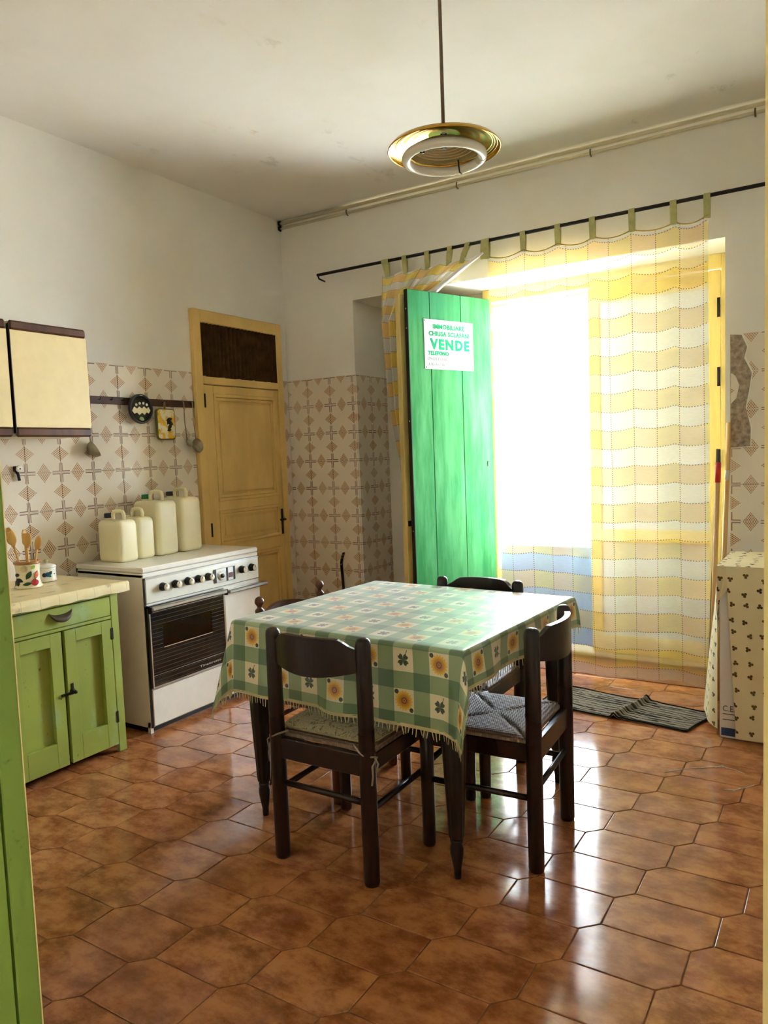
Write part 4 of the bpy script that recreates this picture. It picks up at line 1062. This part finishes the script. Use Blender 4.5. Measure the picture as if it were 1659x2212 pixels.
fixnormals(MB().prism([(-.02, -.06), (-.005, -.045), (.012, -.05), (.02, -.066), (0, -.07)], .005, .0064, lambda p, q, h: (h, p, q)).build('painted_leaf', simple('plate_leaf', C(150, 176, 130), .4), pt))
B(.012, .0135, -.010, .010, .077, .080).build('hanger', M_WC, pt)
MB().tube([(-.006, .0, .080), (-.022, .0, .066), (-.024, .0, .056)], .002, 6).build('hanging_loop', M_IRON, pt)
MB().tube([(0, -.080, -.01), (-.008, -.105, -.04), (-.01, -.10, -.075), (-.006, -.07, -.085)], .0025, 6).build('cord', simple('grey_cord', C(176, 166, 150), .8), pt)
ob = thing('sunflower_board', 'yellow sunflower painted hanging board on the peg rail', 'hanging board', (RX+.030, 3.203, 1.632))
def m_sunboard():
    m, nt, b = new_mat('sunflower_print', .35, .5); o = coords(nt, 'Object')
    n = noise(nt, o, 26, 4, .6); n2 = noise(nt, o, 40, 3, .6)
    c = mixc(nt, n.ramp(.46, .56), C(240, 232, 196), C(232, 182, 40)); c = mixc(nt, n.ramp(.62, .70)*.9, c, C(176, 104, 28))
    base(nt, b, mixc(nt, n2.ramp(.64, .70)*.6, c, C(74, 92, 40))); return m
rings = [[(x, a, c_) for a, c_ in rounded(.073-i, .095-i, .024)] for x, i in ((-.008, .003), (-.005, 0), (.006, 0), (.009, .004))]
mb = MB(); loft(mb, rings); mb.build('rim', simple('olive_rim', C(96, 92, 24), .5), ob)
mb = MB(); loft(mb, [[(x, a, c_) for a, c_ in rounded(.067-i, .089-i, .02)] for x, i in ((.009, 0), (.0105, .002))]); mb.build('face', m_sunboard(), ob)
mb = MB()
for (a, c_, l, wd, an) in ((.022, .028, .05, .012, .3), (.03, .006, .045, .013, -.4), (.024, -.016, .05, .012, .9), (.012, .014, .04, .008, 1.2), (.018, -.036, .035, .008, .2)):
    mb.prism([(a+x, c_+y) for x, y in leafp(l, wd, an)], .0105, .0125, lambda p, q, h: (h, p, q))
fixnormals(mb.build('painted_flower', simple('painted_brown', C(60, 54, 44), .5, var=.3, scale=90), ob))
MB().tube([(.0, 0, .092), (.001, .0, .115), (.002, .0, .140)], .006, 8).build('hanger', simple('hanger_brass', C(140, 112, 60), .5), ob)
M_ALU = simple('worn_aluminium', C(158, 150, 128), .38, .5, .75, var=.15, scale=30)
def ladle(label, y, ztop, L, bowl_r, tilt, kind='ladle', x=None):
    t = thing('skimmer' if kind == 'skimmer' else 'ladle', label, kind, (x or RX+.036, y, ztop), group='hanging kitchen tools')
    MB().tube([(-.004, 0, -.006), (0, 0, .004), (.006, .0, .002), (.005, .002, -.02), (0, .006, -L*.5), (.004, .014, -L)], [.003]*3+[.0035]*3, 8).build('handle', M_ALU, t)
    if kind == 'skimmer':
        mt = Matrix.Rotation(PI/2-.15, 3, 'Y')
        MB().lathe([(bowl_r*.7, -.012), (bowl_r*.82, -.011), (bowl_r, 0), (bowl_r*1.05, .003), (bowl_r*1.05, .006), (bowl_r*.97, .004), (bowl_r*.8, -.007), (.0005, -.008)], n=30, mtx=mt).build('bowl', M_ALU, t, (.010, .018, -L-bowl_r*.9))
    else:
        mt = Matrix.Rotation(tilt, 3, 'X') @ Matrix.Rotation(.35, 3, 'Y')
        pr = [(.0008, -bowl_r)]+[(bowl_r*math.sin(a), -bowl_r*math.cos(a)*.85) for a in [PI/2*k/7 for k in range(1, 8)]]+[(bowl_r*1.04, .004), (bowl_r*.95, .002)]+[(bowl_r*.93*math.sin(a), -bowl_r*.78*math.cos(a)) for a in [PI/2*k/7 for k in range(6, 0, -1)]]+[(.0008, -bowl_r*.78)]
        MB().lathe(pr, n=26, mtx=mt).build('bowl', M_ALU, t, (.012, .030, -L-.010))
    return t
ladle('small aluminium ladle hanging beside the sunflower board', 3.350, 1.772, .245, .026, -.9)
ladle('flat aluminium skimmer hanging next to the yellow door', 3.425, 1.772, .235, .044, 0, 'skimmer')
ladle('aluminium ladle hanging below the wall cupboard', 2.640, 1.772, .275, .047, -1.0, x=RX+.036)
hk = thing('wall_hook', 'black wall hook with white round knob on the tiles', 'hook', (RX, 2.232, 1.383))
MB().lathe([(.018, 0), (.018, .006), (.014, .010), (.006, .011), (.0005, .008)], n=20, mtx=MY).build('white_knob', M_WC, hk, (.016, .004, .010))
B(0, .016, -.020, -.004, -.004, .024, b=.003).build('bracket', M_IRON, hk)
MB().tube([(.006, -.006, .002), (.012, .0, -.02), (.016, .002, -.05)], .0075, 8).build('hook_arm', M_BLK, hk)
MB().lathe([(.004, .0), (.003, .003), (.0005, .0035)], n=10, mtx=MY).build('screw', M_IRON, hk, (.025, .004, .010))

# ------------------------------------------------------------------ pendant lamp
LX, LYY, LZ = -1.243, 2.500, 2.475
lp = thing('pendant_lamp', 'gold rimmed pendant lamp with round fluorescent tube above the table', 'lamp', (LX, LYY, 0))
M_GOLD = simple('gold_anodised', C(206, 160, 58), .22, .5, .85, var=.06)
M_GDIN = simple('ribbed_reflector', C(176, 156, 104), .35, .5, .35, var=.04)
MB().tube([(0, 0, LZ+.07), (0, 0, ZC)], .0065, 10).build('stem', simple('stem_bronze', C(124, 104, 84), .4, .5, .5), lp)
MB().lathe([(.05, ZC-.05), (.05, ZC-.01), (.02, ZC)], n=20).build('ceiling_rose', M_GOLD, lp)
# broad stepped dish
pr = [(.012, LZ+.075), (.050, LZ+.072)]; r = .055
for k in range(9):
    pr += [(.055+.016*k, LZ+.070-.0052*k-.0015*(k % 2)), (.055+.016*k+.010, LZ+.0685-.0052*k)]
pr += [(.203, LZ+.016), (.2045, LZ+.012), (.2025, LZ+.010)]
inn = [(.200, LZ+.014)]+[(x-.002, z-.004) for x, z in pr[-4:1:-1]]+[(.012, LZ+.069)]
MB().lathe(pr+inn, n=64, cap=False).build('dish', M_GOLD, lp)
cone = [(.128, LZ+.006), (.130, LZ+.010)]
for k in range(8): cone += [(.118-.014*k, LZ+.016+.0048*k), (.112-.014*k, LZ+.017+.0048*k+.003)]
MB().lathe(cone+[(.004, LZ+.058)], n=48, cap=False).build('reflector', M_GDIN, lp)
def ringset(lst, rr):
    mb = MB()
    for R_, z_ in lst:
        pts = [(R_*math.cos(2*PI*k/56), R_*math.sin(2*PI*k/56), z_) for k in range(57)]
        mb.tube(pts, rr, 6, cap=False)
    return mb
ringset([(.165+.009*k, LZ+.0315-.0032*k) for k in range(4)], .0013).build('dish_ridges', simple('ridge_gold', C(236, 206, 128), .3, .5, .6), lp)
ringset([(.108-.0135*k, LZ+.0195+.0046*k) for k in range(7)], .0016).build('reflector_ridges', simple('ridge_cream', C(240, 230, 200), .35, .5, .2), lp)
tor = MB(); Rm, rm = .1375, .0165; v = []
NA, NB = 64, 14
for i in range(NA):
    for j in range(NB):
        a, b_ = 2*PI*i/NA, 2*PI*j/NB; v.append(((Rm+rm*math.cos(b_))*math.cos(a), (Rm+rm*math.cos(b_))*math.sin(a), LZ-.014+rm*math.sin(b_)))
tor.add(v, [(i*NB+j, ((i+1) % NA)*NB+j, ((i+1) % NA)*NB+(j+1) % NB, i*NB+(j+1) % NB) for i in range(NA) for j in range(NB)], True)
tb_ = tor.build('ring_tube', simple('tube_white', C(238, 234, 224), .25, .5, var=.02), lp)
def arc(a0, a1, r_, n=8): return [((Rm)*math.cos(a0+(a1-a0)*k/n), (Rm)*math.sin(a0+(a1-a0)*k/n), LZ-.014) for k in range(n+1)]
MB().tube(arc(.50, .80, .018), .0178, 12).build('tube_socket', simple('socket_grey', C(186, 178, 160), .5), tb_)
for a in (-1.75, 1.55): # spring clips
    MB().tube([(.110*math.cos(a), .110*math.sin(a), LZ+.012), (.120*math.cos(a), .120*math.sin(a), LZ-.03), (.1375*math.cos(a), .1375*math.sin(a), LZ-.0325)], .0028, 8).build('spring_clip', M_BLK, lp)
MB().lathe([(.009, LZ+.016), (.009, LZ+.056)], n=12).build('centre_nut', M_BLK, lp)

# ------------------------------------------------------------------ covered box by the balcony door
M_CARD = simple('white_carton', C(232, 230, 226), .6, .3, var=.02)
bxx = thing('carton_box', 'tall white carton box under the leaf print cloth', 'box')
B(-.492, .13, 3.735, 4.235, .0, .815, b=.004).build('body', M_CARD, bxx)
B(-.485, -.425, 3.7335, 3.7348, .012, .050).build('blue_print', simple('print_blue', C(40, 66, 120), .5), bxx)
M_PGR = simple('print_grey', C(96, 92, 90), .5)
text_mesh('lettering', 'C.E.', .040, M_PGR, bxx, Matrix(((1, 0, 0, -.452), (0, 0, -1, 3.7342), (0, 1, 0, .130), (0, 0, 0, 1))), width=.052)
for z in (.115, .088): B(-.478, -.426, 3.7338, 3.7349, z, z+.004).build('printed_line', M_PGR, bxx)
def m_leafcloth():
    m, nt, b = new_mat('leaf_print_cloth', .7, .3)
    uv = coords(nt, 'UV')
    vo = nt.nodes.new('ShaderNodeTexVoronoi'); vo.voronoi_dimensions = '2D'; vo.inputs['Scale'].default_value = 15.5; vo.inputs['Randomness'].default_value = .38
    nt.links.new(uv, vo.inputs['Vector'])
    sb_ = nt.nodes.new('ShaderNodeVectorMath'); sb_.operation = 'SUBTRACT'; nt.links.new(uv, sb_.inputs[0]); nt.links.new(vo.outputs['Position'], sb_.inputs[1])
    x, y, _ = xyz(nt, sb_.outputs[0]); rnd = xyz(nt, vo.outputs['Color'])[0]
    r = (x*x+y*y).sqrt(); th = y.atan2(x)+rnd*6.28
    R = ((th*1.5).cos().abs()**.5)*.0110+.0015
    cr = noise(nt, uv, 6, 3, .5)
    c = mixc(nt, cr, C(222, 206, 160), C(234, 221, 180)); c = mixc(nt, r < R, c, mixc(nt, rnd, C(84, 62, 30), C(112, 88, 40)))
    base(nt, b, c); bump(nt, b, noise(nt, uv, 5, 3, .5)*2, .25, .008); return m
M_LEAFC = m_leafcloth()
cc = thing('leaf_print_cloth', 'cream cloth with brown leaf print draped over the carton', 'cloth cover')
zt = .8225
def front_(u, v):   # hanging front, drawn aside so that a strip of the carton shows
    xl = -.462+.045*v; x = xl+u*(.152-xl); d = v*.805; fl = .010*v*math.sin(19*u+.8) + .008*v*math.sin(8*u)
    return (x, 3.722 - .008*min(1, v*8) - abs(fl)*.8 - .010*v, zt - d)
MB().grid(front_, 40, 30, True, lambda u, v: (u*.60, -v*.80)).build('front_fall', M_LEAFC, cc)
def top_(u, v):
    x = -.502+u*.654; y = 3.722+v*.53; return (x, y, zt + .006*math.sin(7*u)*math.sin(5*v+.5)*min(1, 6*u, 6*(1-u), 6*v, 6*(1-v)) + .0004)
MB().grid(top_, 24, 20, True, lambda u, v: (u*.654, v*.53)).build('top_panel', M_LEAFC, cc)
def side_(u, v):    # fall on the curtain side, swinging outwards and back
    k = v**.7; y = 3.738 + u*.51
    out = (.003+.088*k)*math.sin(PI*.5*min(1, u*2.3)) + .008*v*math.sin(15*u)
    return (-.502 - out, y, zt - v*(.785-.03*u))
MB().grid(side_, 30, 30, True, lambda u, v: (-u*.5-.02, -v*.78)).build('side_fall', M_LEAFC, cc)
# corner flap between the top and the drawn-back front
mb = MB(); mb.add([(-.502, 3.722, zt), (-.462, 3.722, zt), (-.455, 3.716, zt-.10), (-.488, 3.724, zt-.16), (-.506, 3.734, zt-.24)], [(0, 4, 3, 2, 1)], False, [(0, 0), (.04, 0), (.05, -.1), (.02, -.16), (0, -.24)])
mb.build('corner_flap', M_LEAFC, cc)

# ------------------------------------------------------------------ broom handles leaning by the frame
M_STK = m_wood('pale_stick', C(206, 160, 96), C(226, 186, 124), .5)
def stick(label, pts, r, red=None, name='broom_handle'):
    t = thing(name, label, 'handle', pts[0], group='handles leaning by the balcony door'); o = Vector(pts[0])
    MB().tube([Vector(p)-o for p in pts], r, 12).build('shaft', M_STK if red != 'dark' else simple('dark_stick', C(88, 78, 48), .6), t)
    if red == 'red':
        a, b_ = Vector(pts[0])-o, Vector(pts[1])-o; d = (b_-a).normalized()
        MB().tube([b_-d*.105, b_+d*.004], r+.0022, 14).build('grip', simple('red_plastic', C(206, 34, 30), .35), t)
    if red == 'label':
        a, b_ = Vector(pts[0])-o, Vector(pts[1])-o; d = (b_-a).normalized()
        MB().tube([b_-d*.31, b_-d*.26], r+.0008, 14).build('paper_label', simple('label_paper', C(226, 226, 214), .6), t)
    return t
stick('pale wooden handle with a red top leaning by the curtain', [(-.612, 4.310, .0), (-.577, 4.345, 1.285)], .0125, 'red')
stick('plain wooden handle with paper label leaning on the door frame', [(-.570, 4.285, .0), (-.533, 4.430, 1.50)], .0125, 'label')
stick('thin dark stick leaning between curtain and wooden handles', [(-.640, 4.400, .0), (-.592, 4.425, 1.36)], .006, 'dark', 'thin_stick')

# ------------------------------------------------------------------ iron strap against the tiles
ir = thing('iron_strap', 'black drilled iron strap leaning against the tiled wall', 'iron bar', (-3.055, 4.360, 0))
dlt = Vector((-.092, .078, .605)); nrm = Vector((-.15, -1, .12)).normalized(); sd = dlt.cross(nrm).normalized()
mb = MB(); pts = [Vector((0, 0, 0)), dlt, dlt+Vector((.006, .0, .035)), dlt+Vector((.028, -.004, .085))]
v = []
for p in pts:
    for s in (-1, 1):
        for h in (0, 1): v.append(p+sd*s*.011+nrm*h*.005)
mb.add(v, [q for i in range(3) for q in ((4*i, 4*i+4, 4*i+5, 4*i+1), (4*i+2, 4*i+3, 4*i+7, 4*i+6), (4*i, 4*i+2, 4*i+6, 4*i+4), (4*i+1, 4*i+5, 4*i+7, 4*i+3))]+[(0, 1, 3, 2), (12, 14, 15, 13)])
fixnormals(mb.build('bar', M_BLK, ir))
for p in (pts[3]-Vector((.006, 0, .018)), pts[2]+Vector((.004, 0, .008)), pts[1]+Vector((0, 0, -.005))):
    MB().tube([p+nrm*.004, p+nrm*.0062], .0058, 12).build('rivet', simple('rivet_grey', C(176, 168, 158), .4, .5, .5), ir)

# ------------------------------------------------------------------ striped rug
def m_rug():
    m, nt, b = new_mat('striped_rag_weave', .95, .1); u, v, _ = xyz(nt, coords(nt, 'UV'))
    n = noise(nt, coords(nt, 'UV'), 20, 3, .6, (.3, 2, 1)); n2 = noise(nt, coords(nt, 'UV'), 160, 3, .6, (.35, 1, 1))
    s = ((v*30+n*2.2).frac()); c = mixc(nt, (s > .66), mixc(nt, n2, C(104, 97, 88), C(164, 154, 140)), C(40, 36, 32))
    c = mixc(nt, n2.ramp(.55, .75)*.4, c, C(60, 54, 46)); base(nt, b, c)
    bump(nt, b, n2 + (v*330).sin()*.5, .9, .004); return m
M_RUG = m_rug()
rg = thing('rag_rug', 'grey and black striped rag rug below the balcony curtain', 'rug')
def rugpt(u, v, top=True):
    a = (-1.415+.02*v, 3.800+.36*v); b_ = (-.640+.085*v, 3.732+.30*v)
    x = a[0]+(b_[0]-a[0])*u; y = a[1]+(b_[1]-a[1])*u
    c_ = .545+.04*v; rid = math.exp(-((u-c_)/.020)**2)*.030 + .003*math.sin(14*u)*math.sin(5*v)**2 + .004*math.exp(-((u-c_-.06)/.03)**2)
    z = .0065+max(0, rid) if top else .0006+max(0, rid)*.8
    y += .006*math.sin(11*u) - .02*math.exp(-((u-c_)/.03)**2)*(1-v); return (x, y, z)
mb = MB().grid(lambda u, v: rugpt(u, v), 130, 20, True, lambda u, v: (u*.78, v*.36))
nu, nv = 130, 20
per = [(k/nu, 0) for k in range(nu)]+[(1, k/nv) for k in range(nv)]+[(1-k/nu, 1) for k in range(nu)]+[(0, 1-k/nv) for k in range(nv)]
rim = [rugpt(u, v) for u, v in per]; low = [rugpt(u, v, False) for u, v in per]; m_ = len(rim)
mb.add(rim+low, [(i, m_+i, m_+(i+1) % m_, (i+1) % m_) for i in range(m_)], False)
mb.build('weave', M_RUG, rg)
MB().tube([Vector(p)+Vector((0, 0, .001)) for p in rim+rim[:1]], .004, 6, cap=False).build('dark_binding', simple('rug_binding', C(34, 31, 28), .95, .1), rg)

# ------------------------------------------------------------------ torn cobweb thread on the floor
th = MB()
for pts in ([(-.640, 3.22), (-.560, 3.30), (-.475, 3.36), (-.430, 3.385), (-.385, 3.375), (-.345, 3.35)], [(-.46, 3.36), (-.44, 3.395), (-.415, 3.375)], [(-.40, 3.16), (-.365, 3.17), (-.33, 3.21), (-.30, 3.25)], [(-.37, 3.155), (-.345, 3.20)]):
    th.tube([(x, y, .0016) for x, y in pts], .0014, 5)
tag(th.build('thread', simple('white_thread', C(226, 216, 206), .9)), 'wisps of white thread lying on the tiles near the carton', 'thread')
bpy.context.view_layer.update()
